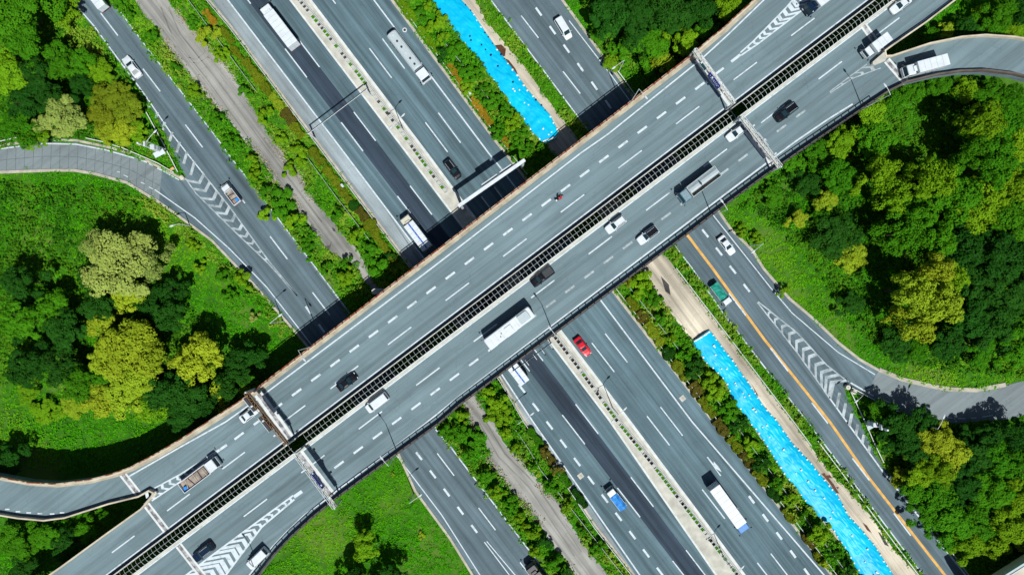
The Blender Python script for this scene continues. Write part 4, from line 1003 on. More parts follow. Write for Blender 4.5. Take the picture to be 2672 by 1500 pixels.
bus('long white bus in the middle of the near overpass carriageway', 1329, 856, ZB, D_SW, 11.3, 2.5, 3.3)
# below the overpass
car('car', 'white sedan on the left service road near the top', 'car', 344, 175, .06, D_NW, M_WHITE, 5.3, 1.95, 'sedan', None, VG)
car('car', 'black car on the right highway lanes just above the white beam gantry', 'car', 1181, 442, .06, D_SE, M_BLACK, 4.7, 1.85, 'suv', None, VG)
car('car', 'red car on the right highway lanes below the overpass', 'car', 1520, 904, .06, D_SE, M_RED, 4.6, 1.85, 'sedan', None, VG)
car('car', 'white sedan on the slip road right below the overpass', 'car', 1896, 640, .06, D_SE, M_WHITE, 4.7, 1.85, 'sedan', None, VG)
car('car', 'white estate car on the top right slip road', 'car', 1470, 75, .06, hd(.52, .85), M_WHITE, 5.0, 1.85, 'van', None, VG)
truck('truck', 'long white box truck on the left highway lanes near the top', 'truck', 725, 65, .06, D_NW, 10.6, 2.5, 2.1, M_WHITE, 'box', M_WHITE, 3.7, 3.1, VG)
truck('truck', 'long pale tanker truck with roof hatches on the right highway lanes', 'truck', 1066, 146, .06, D_SE, 12.4, 2.5, 2.5, M_WHITE, 'tank', M_SILVER, 3.2, 2.8, VG)
truck('truck', 'cream cab truck with a blue stripe on its white box above the overpass', 'truck', 1083, 606, .06, D_NW, 8.7, 2.4, 1.9, M_CREAM, 'box', M_WHITE, 3.4, 2.6, VG, M_BLUE)
truck('truck', 'white box truck with a blue stripe emerging below the overpass', 'truck', 1345, 966, .06, D_NW, 6.6, 2.4, 1.8, M_WHITE, 'box', M_WHITE, 3.2, 2.5, VG, M_BLUE)
truck('truck', 'small white flatbed truck with a dark loaded bed on the service road', 'truck', 601, 506, .06, D_NW, 5.0, 1.85, 1.5, M_WHITE, 'open', M_WHITE, 2.0, 1.9, VG)
truck('truck', 'small white cab truck with a blue sheeted load at the bottom', 'truck', 1608, 1302, .06, D_NW, 5.4, 1.9, 1.7, M_WHITE, 'tarped', M_BLUET, 2.0, 2.0, VG)
truck('truck', 'long white box truck with a blue cab at the bottom of the right highway lanes', 'truck', 1906, 1330, .06, hd(.585, .81), 12.0, 2.5, 2.0, flat('blue_cab', (.05, .2, .5), .35, .05, 2, coat=.4), 'box', M_WHITE, 3.7, 2.8, VG)
truck('truck', 'small white cab truck with a green sheeted load on the slip road', 'truck', 1884, 768, .06, D_SE, 5.5, 1.9, 1.6, M_WHITE, 'tarped', M_GREENT, 2.0, 2.0, VG)
truck('truck', 'white truck with red rear lights leaving at the top of the service road', 'truck', 246, -8, .06, D_NW, 5.6, 2.0, 1.6, M_WHITE, 'box', M_WHITE, 2.8, 2.1, VG)
truck('truck', 'dark truck cut off by the bottom edge on the service road', 'truck', 1408, 1512, .06, D_NW, 7.5, 2.4, 2.0, M_BLACK, 'box', M_BLACK, 3.0, 2.6, VG)
# motorcycle and rider
def moto(px, py, ang):
    t = thing('motorcycle', 'small red and white motorcycle on the far overpass carriageway', 'motorcycle', W(px, py, ZB), ang); t.location.z = ZB + .008
    for x in (-.68, .68):
        w = MB(); n = 16; secs = []
        for i in range(n):
            a = 2 * math.pi * i / n; c = Vector((x + .24 * math.cos(a), 0, .3 + .24 * math.sin(a)))
            secs.append([tuple(c + Vector((.055 * math.cos(b) * math.cos(a), .05 * math.sin(b), .055 * math.cos(b) * math.sin(a)))) for b in [2 * math.pi * j / 8 for j in range(8)]])
        secs.append(secs[0]); ww = w.loft(secs, False).build('wheel', M_RUBBER, t)
        MB().tube((x, -.03, .3), (x, .03, .3), .17, n=12).build('rim', M_SILVER, ww)
    f = MB(); f.tube((.6, 0, .35), (.42, 0, .98), .05); f.tube((.42, 0, .9), (-.3, 0, .5), .07); f.tube((-.68, 0, .32), (-.1, 0, .45), .06); f.rbox((0, 0, .42), (.5, .24, .3), .06); f.build('frame', M_STEELD, t)
    MB().loft([[(x, w * math.cos(a), zc + h * math.sin(a)) for a in [2 * math.pi * i / 10 for i in range(10)]] for x, w, h, zc in ((-.95, .03, .03, .75), (-.8, .13, .1, .72), (-.4, .15, .14, .68), (0, .14, .12, .66), (.3, .17, .2, .78), (.5, .15, .2, .85), (.6, .05, .08, .9))]).build('fairing', M_RED, t)
    MB().rbox((-.35, 0, .82), (.75, .27, .1), .08, .03).build('seat', M_BLACK, t)
    h = MB(); h.tube((.4, -.36, 1.02), (.46, 0, .98), .02); h.tube((.46, 0, .98), (.4, .36, 1.02), .02); h.build('handlebar', M_STEELD, t)
    MB().rbox((.62, 0, .86), (.1, .2, .16), .03).build('headlight', M_LAMP, t)
    MB().rbox((-.88, 0, .92), (.34, .36, .3), .05).build('top_box', M_WHITE, t)
    return t
mt = moto(1460, 518, D_NE)
def skin(name, V, E, R, mat, parent, root=0, sub=1):
    me = bpy.data.meshes.new(name); me.from_pydata([tuple(v) for v in V], E, []); o = bpy.data.objects.new(name, me); C.objects.link(o); o.parent = parent
    me.materials.append(mat); m = o.modifiers.new('skin', 'SKIN')
    if not me.skin_vertices: me.skin_vertices.new()
    for i, r in enumerate(R):
        sv = me.skin_vertices[0].data[i]; sv.radius = r if isinstance(r, tuple) else (r, r); sv.use_root = (i == root)
    u = o.modifiers.new('sub', 'SUBSURF'); u.levels = sub; u.render_levels = sub
    return o
rider = thing('person', 'motorcyclist in a red jacket and dark trousers riding on the overpass', 'person', mt.location, D_NE)
V = [(-.3, 0, .95), (-.26, 0, 1.15), (-.16, 0, 1.38), (-.1, 0, 1.5), (-.06, 0, 1.58), (-.03, 0, 1.7)]; E = [(0, 1), (1, 2), (2, 3), (3, 4), (4, 5)]; R = [(.15, .12), (.14, .1), (.17, .11), (.08, .07), (.06, .06), (.09, .1)]
for s in (-1, 1):
    o = len(V); V += [(-.12, s * .2, 1.42), (.06, s * .33, 1.18), (.33, s * .34, 1.07), (.40, s * .34, 1.06)]; E += [(2, o), (o, o + 1), (o + 1, o + 2), (o + 2, o + 3)]; R += [.065, .05, .035, (.04, .025)]
    for k in range(4):
        b = len(V); y = s * (.30 + .026 * k); V += [(.46, y, 1.055), (.475, y, 1.02)]; E += [(o + 3, b), (b, b + 1)]; R += [.009, .008]
    b = len(V); V += [(.40, s * .28, 1.03), (.44, s * .27, 1.01)]; E += [(o + 3, b), (b, b + 1)]; R += [.01, .009]
    o = len(V); V += [(-.25, s * .13, .93), (.15, s * .22, .85), (.02, s * .2, .42), (.12, s * .2, .36)]; E += [(0, o), (o, o + 1), (o + 1, o + 2), (o + 2, o + 3)]; R += [.09, .065, .045, .04]
skin('body', V, E, R, M_SKIN, rider)
Vj = [(-.3, 0, 1.0), (-.26, 0, 1.15), (-.16, 0, 1.38), (-.11, 0, 1.49)]; Ej = [(0, 1), (1, 2), (2, 3)]; Rj = [(.18, .15), (.17, .13), (.2, .14), (.1, .09)]
for s in (-1, 1): o = len(Vj); Vj += [(-.12, s * .21, 1.42), (.06, s * .34, 1.18), (.3, s * .35, 1.08)]; Ej += [(2, o), (o, o + 1), (o + 1, o + 2)]; Rj += [.09, .07, .055]
skin('jacket', Vj, Ej, Rj, M_REDC, rider)
Vt = [(-.3, 0, .96)]; Et = []; Rt = [(.18, .14)]
for s in (-1, 1): o = len(Vt); Vt += [(-.22, s * .13, .94), (.15, s * .22, .86), (.03, s * .2, .46)]; Et += [(0, o), (o, o + 1), (o + 1, o + 2)]; Rt += [.11, .085, .065]
skin('trousers', Vt, Et, Rt, M_CLOTH, rider)
hm = MB(); n = 12
hm.loft([[(-.02 + r * math.cos(2 * math.pi * i / n), r * math.sin(2 * math.pi * i / n), zz) for i in range(n)] for r, zz in ((.1, 1.62), (.14, 1.68), (.15, 1.76), (.13, 1.84), (.07, 1.89), (.01, 1.9))]).build('helmet', M_RED, rider, smooth=True)
# ================================================================== PLANTS
def vnoise(x, y, seed, sc):     # smooth value noise on arrays
    x = x * sc + seed * 17.3; y = y * sc + seed * 9.1
    xi = np.floor(x).astype(np.int64); yi = np.floor(y).astype(np.int64); fx = x - xi; fy = y - yi
    fx = fx * fx * (3 - 2 * fx); fy = fy * fy * (3 - 2 * fy)
    def h(a, b):
        n = (a * 374761393 + b * 668265263 + int(seed) * 69069) & 0xffffffff
        n = ((n ^ (n >> 13)) * 1274126177) & 0xffffffff
        return ((n ^ (n >> 16)) & 0xffff) / 65535.0
    return (h(xi, yi) * (1 - fx) + h(xi + 1, yi) * fx) * (1 - fy) + (h(xi, yi + 1) * (1 - fx) + h(xi + 1, yi + 1) * fx) * fy
def pw(poly): return [tuple(p.xy) for p in WP(poly)]
def grow(poly, d): return [tuple(p) for p in offs([Vector(p) for p in poly], d)]
ROADS = [pw(P) for P in (P_MAIN, P_A, P_LOOP, P_R, P_RR, P_PATH, P_SAND)]
DECKS = [[tuple(p.xy) for p in WP(P, ZB)] for P in (P_NW, P_SE)]
BND = (-122, 122, -70, 70)
def scatter(n): return RNG.uniform(BND[0], BND[1], n), RNG.uniform(BND[2], BND[3], n)
def offroad(x, y, jit=.0):
    xx, yy = x + RNG.normal(size=len(x)) * jit, y + RNG.normal(size=len(x)) * jit
    bad = np.zeros(len(x), bool)
    for P in ROADS: bad |= inside(xx, yy, P)
    for P in DECKS: bad |= inside(x * 1.0, y * 1.0, P)
    return ~bad
STRIPS = [pw(A_R[:11] + PA_L[:20][::-1]), pw(PA_R[:18] + L0[:5][::-1]), pw([(1137, 1114)] + A_R[11:] + PA_L[20:][::-1]), pw(PA_R[17:] + L0[4:][::-1]),
          pw(L3[:4] + [(1480, 450)] + SA_L[:5][::-1]), pw(L3[3:] + SA_L[5:][::-1]), pw(SA_R + R_L[::-1]),
          pw([(60, -110), (100, -110), (181, 0), (241, 69), (299, 149), (372, 245), (412, 310), (484, 462), (350, 400), (232, 361), (260, 200), (150, 60)]),
          pw([(415, 530), (470, 570), (664, 748), (777, 877), (740, 880), (620, 740), (440, 590), (330, 500)]),
          pw([(1480, -60), (1560, 120), (1640, 230), (1700, 200), (1600, 60), (1540, -60)])]
# grass
def tufts(x, y, h, k, rad, s0, s1, tilt, asp):
    n = len(x); X = np.repeat(x, k); Y_ = np.repeat(y, k); Hh = np.repeat(h, k); m = n * k
    d = RNG.normal(size=(m, 2)) * rad; q = np.exp(-(d ** 2).sum(1) / (2 * (rad * 1.3) ** 2))
    P = np.stack([X + d[:, 0], Y_ + d[:, 1], .03 + Hh * q * RNG.uniform(.6, 1.05, m)], 1)
    N = np.stack([d[:, 0] / rad * .55, d[:, 1] / rad * .55, np.ones(m)], 1) + RNG.normal(size=(m, 3)) * tilt
    N[:, 2] = np.abs(N[:, 2]) + .15
    return leaves(P, N, RNG.uniform(s0, s1, m), asp)
x, y = scatter(78000); ok = offroad(x, y, .25); x, y = x[ok], y[ok]
lush = vnoise(x, y, 3, .10) * .35 + vnoise(x, y, 7, .3) * .3 + vnoise(x, y, 5, .8) * .35
go = bpy.data.objects.new('grass', quadmesh('grass', tufts(x, y, .06 + 1.15 * np.clip(lush - .36, 0, 1) ** 1.1, 9, .30, .12, .28, .3, 2.0), M_GRASS)); C.objects.link(go)
tag(go, 'short green grass covering the banks between the roads', 'grass', kind='stuff')
# tall weeds on the strips
x, y = scatter(62000); m_ = np.zeros(len(x), bool)
for P in STRIPS: m_ |= inside(x + RNG.normal(size=len(x)) * .35, y + RNG.normal(size=len(x)) * .35, P)
for P in DECKS: m_ &= ~inside(x, y, P)
hot = pw(P_SAND); keep = ~inside(x, y, hot); m_ &= keep | (RNG.random(len(x)) < .0)
for P in (ROADS[0],): m_ &= ~inside(x, y, P)
pathin = inside(x, y, ROADS[5]); m_ &= ~pathin | (vnoise(x, y, 13, .6) > .62)
x, y = x[m_], y[m_]
lv = vnoise(x, y, 21, .35) * .65 + vnoise(x, y, 23, 1.1) * .35; k_ = lv > .27; x, y, lv = x[k_], y[k_], lv[k_]
go = bpy.data.objects.new('weeds', quadmesh('weeds', tufts(x, y, np.clip(lv - .2, 0, 1) * 2.6, 11, .34, .16, .36, .4, 2.1), M_WEED)); C.objects.link(go)
tag(go, 'tall leafy weeds on the strips beside the roads and path', 'weeds', kind='stuff')
# rough growth under the woods
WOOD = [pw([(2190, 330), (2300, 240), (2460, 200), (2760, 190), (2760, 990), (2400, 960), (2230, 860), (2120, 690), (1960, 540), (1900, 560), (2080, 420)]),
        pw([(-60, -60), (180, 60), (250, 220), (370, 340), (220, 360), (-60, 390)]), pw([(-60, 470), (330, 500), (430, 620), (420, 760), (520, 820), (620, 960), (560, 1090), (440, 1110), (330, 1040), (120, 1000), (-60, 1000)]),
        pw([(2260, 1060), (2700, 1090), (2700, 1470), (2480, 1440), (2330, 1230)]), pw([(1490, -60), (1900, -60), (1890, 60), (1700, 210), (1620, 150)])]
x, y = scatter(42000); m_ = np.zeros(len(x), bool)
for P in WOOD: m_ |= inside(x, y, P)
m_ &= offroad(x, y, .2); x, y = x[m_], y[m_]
lv = vnoise(x, y, 31, .25) * .5 + vnoise(x, y, 33, .8) * .5
M_UNDER = leafmat('shade_dark_undergrowth', (.012, .07, .003), (.04, .17, .006), .6, False, (.08, (.07, .20, .008)))  # leaf colour set dark to deepen the shade under the trees
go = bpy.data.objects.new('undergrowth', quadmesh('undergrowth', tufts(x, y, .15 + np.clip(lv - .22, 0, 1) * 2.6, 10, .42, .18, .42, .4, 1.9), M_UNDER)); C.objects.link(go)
tag(go, 'rough green undergrowth below the trees', 'undergrowth', kind='stuff')
# dry pale weeds along the path edges
mb_pts = []
for P in (PA_L, PA_R):
    for (px_, py_, a_) in along(WP(P), .12):
        if vnoise(np.array([px_]), np.array([py_]), 41, .13)[0] > .52:
            for _ in range(2): mb_pts.append((px_ + RNG.normal() * .55, py_ + RNG.normal() * .55, RNG.uniform(.05, .4)))
P_ = np.array(mb_pts); n = len(P_); M_DRYL = leafmat('dry_blades', (.22, .19, .09), (.46, .42, .26), .8)
dk = np.zeros(n, bool)
for P in DECKS: dk |= inside(P_[:, 0], P_[:, 1], P)
P_ = P_[~dk]; n = len(P_)
go = bpy.data.objects.new('dry_grass', quadmesh('dry_grass', leaves(P_, updir(n, .9), RNG.uniform(.12, .26, n), 2.4), M_DRYL)); C.objects.link(go)
tag(go, 'dry straw coloured grass along the worn path edges', 'dry grass', kind='stuff')
x, y = scatter(30000); m_ = (inside(x, y, ROADS[5]) | inside(x, y, ROADS[6]))
for P in DECKS: m_ &= ~inside(x, y, P)
x, y = x[m_], y[m_]; kk = vnoise(x, y, 51, .3) > .5; x, y = x[kk], y[kk]; n = len(x)
P_ = np.stack([x, y, np.full(n, .06)], 1)
go = bpy.data.objects.new('gravel', quadmesh('gravel', leaves(P_, updir(n, .5), RNG.uniform(.05, .2, n) * RNG.uniform(.4, 1, n), 1.3), M_GRAV)); C.objects.link(go)
tag(go, 'loose stones and litter on the worn path and bare track', 'gravel', kind='stuff')
# ---------------------------------------------------------------- trees
def crown_mesh(seed, nl, nleaf, flatn, lsz, gap=.0, nm='crown'):
    """unit crown: radius 1, base at 0; leaf clumps on the upper shells of many lobes"""
    r = np.random.default_rng(seed); pts = []; nor = []; sz = []
    lobes = []; ell = r.uniform(.82, 1.12); ea = r.uniform(0, 6.28)
    for i in range(nl):
        a = i * 2.399 + r.uniform(-.5, .5); d = math.sqrt((i + .4) / nl) * .82 * r.uniform(.72, 1.2)
        k = ell if math.cos(2 * (a - ea)) > 0 else 1 / ell; d *= k
        lobes.append((d * math.cos(a), d * math.sin(a), flatn * (1 - .62 * min(1, d * d)) + r.uniform(-.16, .12), r.uniform(.17, .38)))
    ns = 17; per = nleaf // (nl * ns)
    for (cx, cy, cz, R) in lobes:
        sd_ = r.normal(size=(ns, 3)); sd_ /= np.linalg.norm(sd_, axis=1, keepdims=True); sd_[:, 2] = np.where(sd_[:, 2] < -.2, -sd_[:, 2], sd_[:, 2])
        sc_r = r.uniform(.7, 1.18, ns); cen = sd_ * (R * sc_r)[:, None] * np.array([1, 1, .9]) + np.array([cx, cy, cz])
        C_ = np.repeat(cen, per, 0); D_ = np.repeat(sd_, per, 0); m = len(C_); g = r.normal(size=(m, 3)) * R * .21
        g -= D_ * ((g * D_).sum(1) * .55)[:, None]
        p = C_ + g + D_ * (-.9 * (g ** 2).sum(1) / R)[:, None]
        nn = D_ * .8 + g / R * 2.2 + r.normal(size=(m, 3)) * .28; nn[:, 2] += .55
        pts.append(p); nor.append(nn); sz.append(r.uniform(.7, 1.35, m) * lsz)
    # small stray sprays at the rim
    P = np.concatenate(pts); N = np.concatenate(nor); Z = np.concatenate(sz)
    return quadmesh(nm, leaves(P, N, Z, 1.5, .3, r), M_LEAF)
CR = [crown_mesh(100 + i, (13, 17, 22, 28)[i % 4], 9600, (.75, .95, .85)[i % 3], .047) for i in range(7)]
SH = [crown_mesh(200 + i, (5, 7, 9)[i % 3], 2600, .75, .085, nm='foliage') for i in range(4)]
def trunk_mesh(seed):
    r = random.Random(seed); m = MB(); p = Vector((0, 0, 0)); rad = .075
    for k in range(4):
        q = p + Vector((r.uniform(-.05, .05), r.uniform(-.05, .05), .26)); m.tube(p, q, rad, rad * .82, 7); p = q; rad *= .82
    for k in range(6):
        a = k * 1.05 + r.uniform(-.3, .3); b = Vector((0, 0, .55 + .07 * k)); c = b + Vector((math.cos(a) * .33, math.sin(a) * .33, .28)); e = c + Vector((math.cos(a) * .22, math.sin(a) * .22, .22))
        m.tube(b, c, .035, .022, 5); m.tube(c, e, .022, .008, 5)
    me = bpy.data.meshes.new('trunk'); me.from_pydata(m.v, [], m.f); me.update(); me.materials.append(M_BARK); return me
TR = [trunk_mesh(i) for i in range(3)]
COL = {'Y': (.26, .37, .018), 'G': (.05, .205, .006), 'D': (.018, .088, .008), 'L': (.14, .30, .008), 'P': (.25, .33, .07), 'O': (.17, .23, .012), 'X': (.40, .25, .02), 'B': (.13, .12, .02)}
CNAME = {'Y': 'yellow green', 'G': 'mid green', 'D': 'dark green', 'L': 'light green', 'P': 'pale green', 'O': 'olive', 'X': 'orange yellow', 'B': 'brownish'}
LMK = [('the left loop ramp', 150, 410), ('the left gore', 440, 420), ('the brown gantry', 690, 1090), ('the bottom left curved ramp', 120, 1300), ('the bottom left corner', 60, 1480),
       ('the top left corner', 20, 20), ('the top left service road', 260, 80), ('the loop ramp inner bend', 420, 600), ('the lawn lamp by the overpass', 700, 850), ('the left picture edge', 0, 800), ('the bottom lawn', 960, 1400),
       ('the top right slip road', 1540, 60), ('the blue sign gantry', 1800, 120), ('the top edge chevrons', 1950, 20), ('the top right curved ramp', 2520, 90), ('the near overpass edge', 2080, 420),
       ('the right curved slip road', 2080, 760), ('the right gore', 2240, 1050), ('the right hand ramp', 2480, 1010), ('the right picture edge', 2660, 620), ('the ramp junction', 2290, 250), ('the wood middle', 2440, 640),
       ('the bottom right slip road', 2400, 1340), ('the bottom right corner bridge', 2640, 1460), ('the tanker truck', 1065, 146), ('the short blue sheet', 1300, 200), ('the white beam gantry', 1290, 470), ('the long white truck', 725, 65),
       ('the worn path', 760, 470), ('the blue striped truck', 1060, 600), ('the long blue sheet top', 1790, 860), ('the long blue sheet foot', 2150, 1400), ('the bare track', 1680, 760), ('the lower worn path', 1330, 1200), ('the square manhole', 1781, 1039)]
PEND = []
def describe(o, word, x, y, R, ty, big, mid):
    size = 'large' if R > big else 'medium' if R > mid else 'small'
    nm, lx, ly = min(LMK, key=lambda l: (l[1] - x) ** 2 + (l[2] - y) ** 2)
    dx, dy = x - lx, y - ly; rel = ('right of' if dx > 0 else 'left of') if abs(dx) > abs(dy) else ('below' if dy > 0 else 'above')
    PEND.append((o, f'{size} {CNAME[ty]} {word} {rel} {nm}', x, y))
def finish_labels():
    by = {}
    for e in PEND: by.setdefault(e[1], []).append(e)
    W_ = ['leftmost', 'second from left', 'third from left', 'fourth from left', 'fifth from left', 'sixth from left', 'seventh from left', 'eighth from left']
    for l, es in by.items():
        es.sort(key=lambda e: e[2])
        for i, e in enumerate(es): e[0]['label'] = l if len(es) == 1 else f'{l}, {W_[min(i, 7)]}'
Rt_ = random.Random(11)
def tree(x, y, R, ty='G', h=None, group='broadleaf trees around the junction'):
    r = R * SC * 1.02; h = h or (2.6 + r * 1.35); zc = h * .72
    p = W(x, y, zc); t = thing('broadleaf_tree', None, 'tree', (p.x, p.y, 0), Rt_.uniform(0, 6.28), group)
    c = bpy.data.objects.new('crown', Rt_.choice(CR)); C.objects.link(c); c.parent = t
    hz = h - h * .38; c.location = (0, 0, h * .30); c.scale = (r * Rt_.uniform(.95, 1.08), r * Rt_.uniform(.95, 1.08), hz / 1.12)
    k = Rt_.uniform(.85, 1.18); cc = COL[ty]; c.color = (cc[0] * k * Rt_.uniform(.9, 1.1), cc[1] * k, cc[2] * k, 1)
    b = bpy.data.objects.new('trunk', Rt_.choice(TR)); C.objects.link(b); b.parent = t; b.scale = (r * .55 + .6, r * .55 + .6, h * .62)
    describe(t, 'tree', x, y, R, ty, 65, 44)
def shrub(x, y, R, ty='G', h=None, group='round bushes beside the roads'):
    r = R * SC; h = h or min(3.0, .8 + r * .9); p = W(x, y, h * .6)
    t = thing('shrub', None, 'bush', (p.x, p.y, 0), Rt_.uniform(0, 6.28), group)
    c = bpy.data.objects.new('foliage', Rt_.choice(SH)); C.objects.link(c); c.parent = t; c.scale = (r, r, h / 1.05)
    k = Rt_.uniform(.85, 1.15); cc = COL[ty]; c.color = (cc[0] * k, cc[1] * k, cc[2] * k, 1)
    b = MB().tube((0, 0, 0), (0, 0, h * .5), .06, .04, 5).build('stem', M_BARK, t)
    describe(t, 'bush', x, y, R, ty, 38, 27)
TREES = [
 # upper left wood
 (35,25,85,'G'),(70,105,70,'G'),(165,20,38,'L'),(20,185,60,'L'),(90,190,50,'D'),(150,170,45,'G'),(205,160,38,'G'),(60,260,55,'D'),(130,250,45,'D'),(150,310,66,'P',8),(40,330,48,'G'),(80,350,40,'L',5),(205,215,30,'D'),
 (290,250,48,'O',5),(335,290,50,'O',5),(262,300,42,'O',5),(318,345,40,'Y',4.5),(280,345,34,'Y',4),(355,345,30,'L',4),(243,175,34,'L',5),(270,190,28,'L',4),
 # inside the loop
 (310,690,100,'P',10),(255,640,45,'P',9),(385,690,48,'P',9),(330,770,45,'Y',8),(325,905,88,'Y',11),(395,935,52,'Y',10),(270,940,45,'Y',9),(523,945,72,'Y',11),(330,1010,72,'Y',9),(265,1040,52,'Y',8),(385,1060,45,'L',8),(255,985,44,'G'),
 (430,820,50,'D'),(380,800,40,'D'),(440,760,40,'D'),(260,800,50,'D'),(235,720,40,'D'),(415,1030,45,'D',9),(480,1030,62,'D',9),(470,1085,50,'D',7),(530,1060,42,'D',7),(150,950,55,'D'),(60,950,60,'D'),(210,1000,50,'G'),
 (50,735,52,'D'),(140,800,48,'G'),(50,840,58,'G'),(170,860,52,'D'),
 (620,958,46,'D',8),(668,930,36,'D',7),(590,1010,40,'D',8),(645,985,30,'G',6),(572,1078,36,'Y',6),(640,1020,26,'L',5),(610,1045,24,'L',5),
 (25,1205,46,'D',6),(520,1120,28,'G',5),(120,1075,40,'L',2.4),(190,1060,34,'Y',2.2),(70,1020,34,'L',2.6),
 (225,1385,34,'G',4),(170,1430,42,'D',5),(110,1400,44,'G',4),(45,1420,52,'G',5),(60,1490,44,'D',5),(280,1350,22,'G',3),(200,1460,26,'L',3.5),
 # lawn at the bottom
 (953,1422,36,'L',6),(925,1525,46,'D',8),(1012,1530,50,'D',8),
 # top middle
 (1590,40,56,'D'),(1660,50,60,'D'),(1745,35,62,'D'),(1825,30,50,'D'),(1700,115,48,'G',7),(1640,120,40,'G',5),(1785,110,42,'L',7),(1735,160,30,'Y',6),(1840,75,30,'G',6),(1905,15,42,'L',7),(1560,85,30,'G',3),(1600,160,30,'L',2.5),
 # top right triangle
 (2430,92,24,'G',4),(2470,82,24,'Y',4),(2530,72,32,'D',6),(2590,70,36,'G',6),(2640,80,32,'L',5),(2620,30,46,'G',8),(2665,30,40,'D',8),(2560,30,24,'L',3),
 # wood on the right
 (2075,430,34,'G',4),(2135,405,40,'G',5),(2190,370,46,'L',6),(2110,480,36,'D',5),(2160,520,30,'Y',5),(2085,570,26,'Y',4),(2020,510,30,'G',3),(2200,455,52,'G',8),
 (2270,290,54,'L',8),(2330,265,40,'G',7),(2300,360,56,'G',9),(2385,235,34,'G',6),(2450,222,36,'G',6),(2520,235,40,'L',7),(2590,240,42,'G',8),(2650,262,42,'G',8),
 (2300,450,50,'L',12),(2345,505,48,'L',14),(2560,320,58,'L',14),(2610,330,60,'G',10),(2670,370,55,'L',10),(2535,392,50,'G',13),(2590,430,66,'G',14),(2650,475,62,'L',13),
 (2425,470,58,'L',16),(2490,510,70,'G',15),(2415,555,52,'G',13),(2570,535,66,'L',13),(2370,605,62,'G',13),(2640,570,66,'G',11),(2450,620,56,'G',12),(2530,640,64,'D',11),(2610,660,66,'D',11),(2680,690,60,'D',11),
 (2190,615,58,'D',6),(2225,670,40,'Y',5.5),(2150,570,26,'G',4),(2445,705,48,'Y',15),(2385,760,56,'Y',16),(2450,790,64,'Y',16),(2395,845,54,'Y',14),(2500,720,44,'L',10),
 (2560,740,60,'D',10),(2640,760,64,'D',10),(2530,830,60,'D',9),(2610,850,62,'D',9),(2670,860,50,'G',9),(2225,795,34,'D',4),(2350,900,42,'D',5),(2390,915,34,'G',5),(2480,900,46,'D',6),(2570,910,44,'G',5),(2650,930,46,'G',7),
 # wood at the bottom right
 (2300,1078,32,'G',5),(2345,1105,44,'D',8),(2400,1105,44,'D',8),(2390,1165,52,'D',8),(2335,1160,34,'D',5),(2440,1148,50,'Y',8),(2480,1185,54,'Y',8),(2450,1225,46,'L',9),(2525,1150,40,'D',5),(2400,1225,46,'L',7),(2590,1145,46,'D',7),(2650,1135,46,'D',8),
 (2550,1190,50,'D',8),(2620,1200,56,'G',9),(2675,1190,40,'G',9),(2350,1245,26,'Y',4),(2385,1275,40,'G',6),(2450,1290,52,'G',8),(2520,1260,54,'D',8),(2590,1280,58,'G',9),(2655,1290,54,'L',9),(2420,1340,42,'G',6),(2490,1360,54,'G',8),(2560,1360,56,'G',8),(2630,1370,56,'L',9),
 (2465,1410,34,'G',5),(2530,1425,44,'L',7),(2600,1430,38,'L',6),(2670,1400,34,'Y',6)]
for e in TREES: tree(*e)
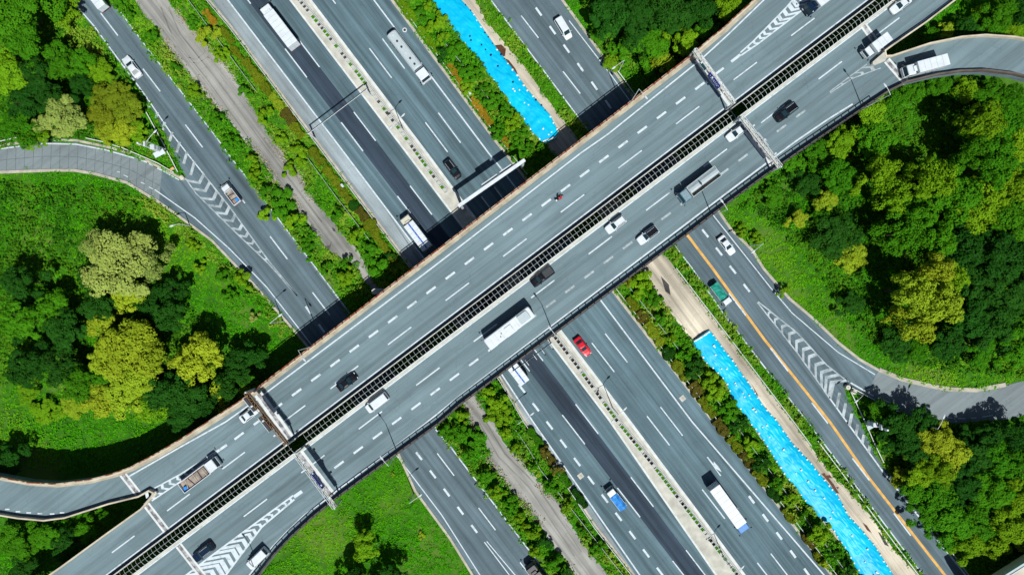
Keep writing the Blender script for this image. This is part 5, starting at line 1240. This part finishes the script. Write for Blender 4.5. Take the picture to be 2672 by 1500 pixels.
SHRUBS = [
 (542,91,34,'Y'),(500,60,26,'G'),(575,140,26,'G'),(640,240,26,'G'),(690,300,28,'G'),(735,360,28,'G'),(782,402,42,'G',2.8),(755,440,28,'L'),(735,532,44,'G',2.8),(700,500,30,'G'),(770,575,34,'G'),(665,460,26,'G'),(800,640,30,'G'),(850,700,30,'G'),(905,720,30,'L'),
 (880,560,24,'G'),(930,615,28,'D'),(965,655,34,'G',2.6),(993,708,42,'G',3),(1020,668,24,'D'),(905,680,18,'G'),(600,370,26,'G'),(560,310,26,'G'),(510,240,26,'G'),(455,175,24,'G'),(400,90,24,'G'),(340,30,24,'G'),(310,5,24,'D'),(660,420,24,'L'),(690,560,26,'G'),
 (1100,35,26,'G'),(1140,60,32,'D'),(1120,20,22,'L'),(1155,100,26,'G'),(1190,132,28,'G'),(1153,144,24,'D'),(1232,194,32,'D'),(1205,180,24,'G'),(1262,235,28,'G'),(1218,226,22,'G'),(1290,262,26,'G'),(1318,290,36,'G'),(1336,322,30,'D'),(1302,340,26,'G'),(1355,352,28,'G'),(1378,388,30,'G'),(1412,388,22,'D'),(1345,392,24,'D'),
 (1676,740,38,'G',3),(1700,775,28,'G'),(1725,830,26,'G'),(1752,880,24,'D'),(1790,925,30,'G'),(1815,960,30,'D'),(1852,985,30,'D'),(1872,1018,40,'G',3),(1845,1000,22,'G'),(1905,1070,30,'G'),(1930,1110,28,'D'),(1960,1160,32,'D'),(1990,1210,30,'D'),(2030,1260,28,'G'),(2062,1300,26,'D'),(2095,1345,26,'D'),(2143,1390,34,'D',4),(2180,1450,26,'G'),(2150,1470,24,'Y'),(2210,1490,30,'D'),(1640,735,20,'O'),
 (1291,1042,40,'G',3.4),(1268,1012,26,'D'),(1300,1085,32,'L'),(1320,1125,26,'D'),(1345,1170,24,'G'),(1390,1215,22,'G'),(1440,1270,24,'G'),(1480,1320,24,'D'),(1520,1385,22,'G'),(1560,1430,22,'G'),(1420,1180,24,'B'),(1455,1225,22,'B'),
 (1205,1085,34,'G'),(1240,1145,34,'G',2.4),(1190,1130,30,'G'),(1225,1180,30,'G'),(1270,1240,26,'D'),(1300,1285,28,'L'),(1335,1315,34,'D',2.8),(1355,1345,26,'L'),(1385,1385,34,'L'),(1420,1415,34,'D',2.6),(1395,1440,28,'L'),(1450,1470,32,'G'),(1470,1500,26,'D'),(1160,1125,24,'G'),(1155,1075,22,'G'),
 (660,828,26,'P',1.9),(600,770,32,'D'),(635,730,30,'L'),(520,700,26,'L'),(580,720,26,'G'),(500,640,24,'G'),(1975,620,22,'L'),(1935,600,20,'G'),(2045,760,22,'L'),(1100,1395,14,'Y',.8),(1025,1237,9,'Y',.6)]
for e in SHRUBS:
    e = list(e)
    if e[3] == 'D' and Rt_.random() < .6: e[3] = Rt_.choice('GGL')
    elif e[3] == 'G' and Rt_.random() < .3: e[3] = 'L'
    e[2] *= Rt_.uniform(.72, 1.12); shrub(*e)
# clipped hedges
def hedge_mesh(seed, L, Wd, h):
    r = np.random.default_rng(seed); n = int(260 * (L * Wd + 1.2 * h * (L + Wd)))
    n = max(400, min(int(n * 1.3), 7000)); u = r.uniform(-.5, .5, (n, 2)); top = r.random(n) < .66; ph = r.uniform(0, 6, 3)
    x = u[:, 0] * L; y = u[:, 1] * Wd; z = np.full(n, h) - .16 * (np.abs(u[:, 1]) * 2) ** 3 + r.normal(size=n) * .05
    side = ~top; a = r.random(n) < L / (L + Wd); sg = np.where(r.random(n) < .5, -.5, .5)
    y = np.where(side & a, sg * Wd, y); x = np.where(side & ~a, sg * L, x); z = np.where(side, r.uniform(0, h, n), z)
    lump = np.abs(np.sin(x * 1.9 + ph[0])) * .28 + np.sin(x * 4.1 + y * 3 + ph[1]) * .10 + np.sin(y * 3.7 + ph[2]) * .08
    z = np.where(top, z - .22 + lump, z * .9); y = y * (1.0 + .22 * np.sin(x * 2.3 + ph[2]) - .12) * np.where(np.abs(x) > L * .42, .8, 1)
    N = np.stack([np.where(side & ~a, sg * 2, 0), np.where(side & a, sg * 2, 0), np.where(top, 1, .3)], 1) + r.normal(size=(n, 3)) * .45
    return quadmesh('hedge', leaves(np.stack([x, y, z], 1), N, r.uniform(.13, .27, n), 1.6, .3, r), M_LEAF)
HED = [(546,43,42,17,'X'),(589,90,48,18,'O'),(616,137,40,17,'O'),(646,168,32,22,'O'),(671,200,40,26,'O'),(695,233,38,22,'O'),(722,268,46,22,'Y'),(751,304,40,28,'B'),(775,340,40,22,'O'),(832,416,70,24,'O'),(868,465,62,24,'O'),(898,506,48,22,'O'),(922,536,26,24,'D'),(944,558,34,24,'B'),(969,592,42,34,'O'),(993,632,60,18,'O'),(1022,668,40,18,'O'),
       (1048,8,40,20,'L'),(1070,38,40,24,'L'),(1110,92,54,16,'L'),(1130,118,40,16,'L'),(1184,186,46,18,'X'),(1206,220,44,18,'X'),(1246,274,48,18,'X'),(1268,305,44,18,'X'),(1322,372,30,16,'X'),
       (1650,793,40,24,'O'),(1676,826,32,30,'B'),(1708,872,70,26,'Y'),(1744,921,32,32,'D'),(1776,966,60,26,'O'),(1817,1014,36,36,'B'),(1846,1062,60,24,'O'),(1884,1116,50,28,'B'),(1918,1160,46,24,'O'),(1950,1200,46,24,'B'),(1985,1246,50,24,'O'),(2020,1290,44,24,'D'),(2060,1345,44,22,'O'),(2110,1410,44,20,'B'),(2140,1458,44,20,'O'),
       (1398,1142,60,18,'G'),(1430,1190,50,20,'B'),(1470,1245,56,20,'G'),(1512,1300,56,20,'D')]
for i, (x, y, l, w, ty) in enumerate(HED):
    o = bpy.data.objects.new('hedge', hedge_mesh(300 + i, l * SC, w * SC, 1.0)); C.objects.link(o); o.location = W(x, y, .9); o.location.z = 0; o.rotation_euler = (0, 0, A_MAIN)
    k = Rt_.uniform(.85, 1.15); cc = COL[ty]; o.color = (cc[0] * k * .8, cc[1] * k * .8, cc[2] * k * .8, 1)
    tag(o, None, 'hedge', 'clipped hedges along the highway edges'); describe(o, 'clipped hedge', x, y, l, ty, 55, 40)
finish_labels()
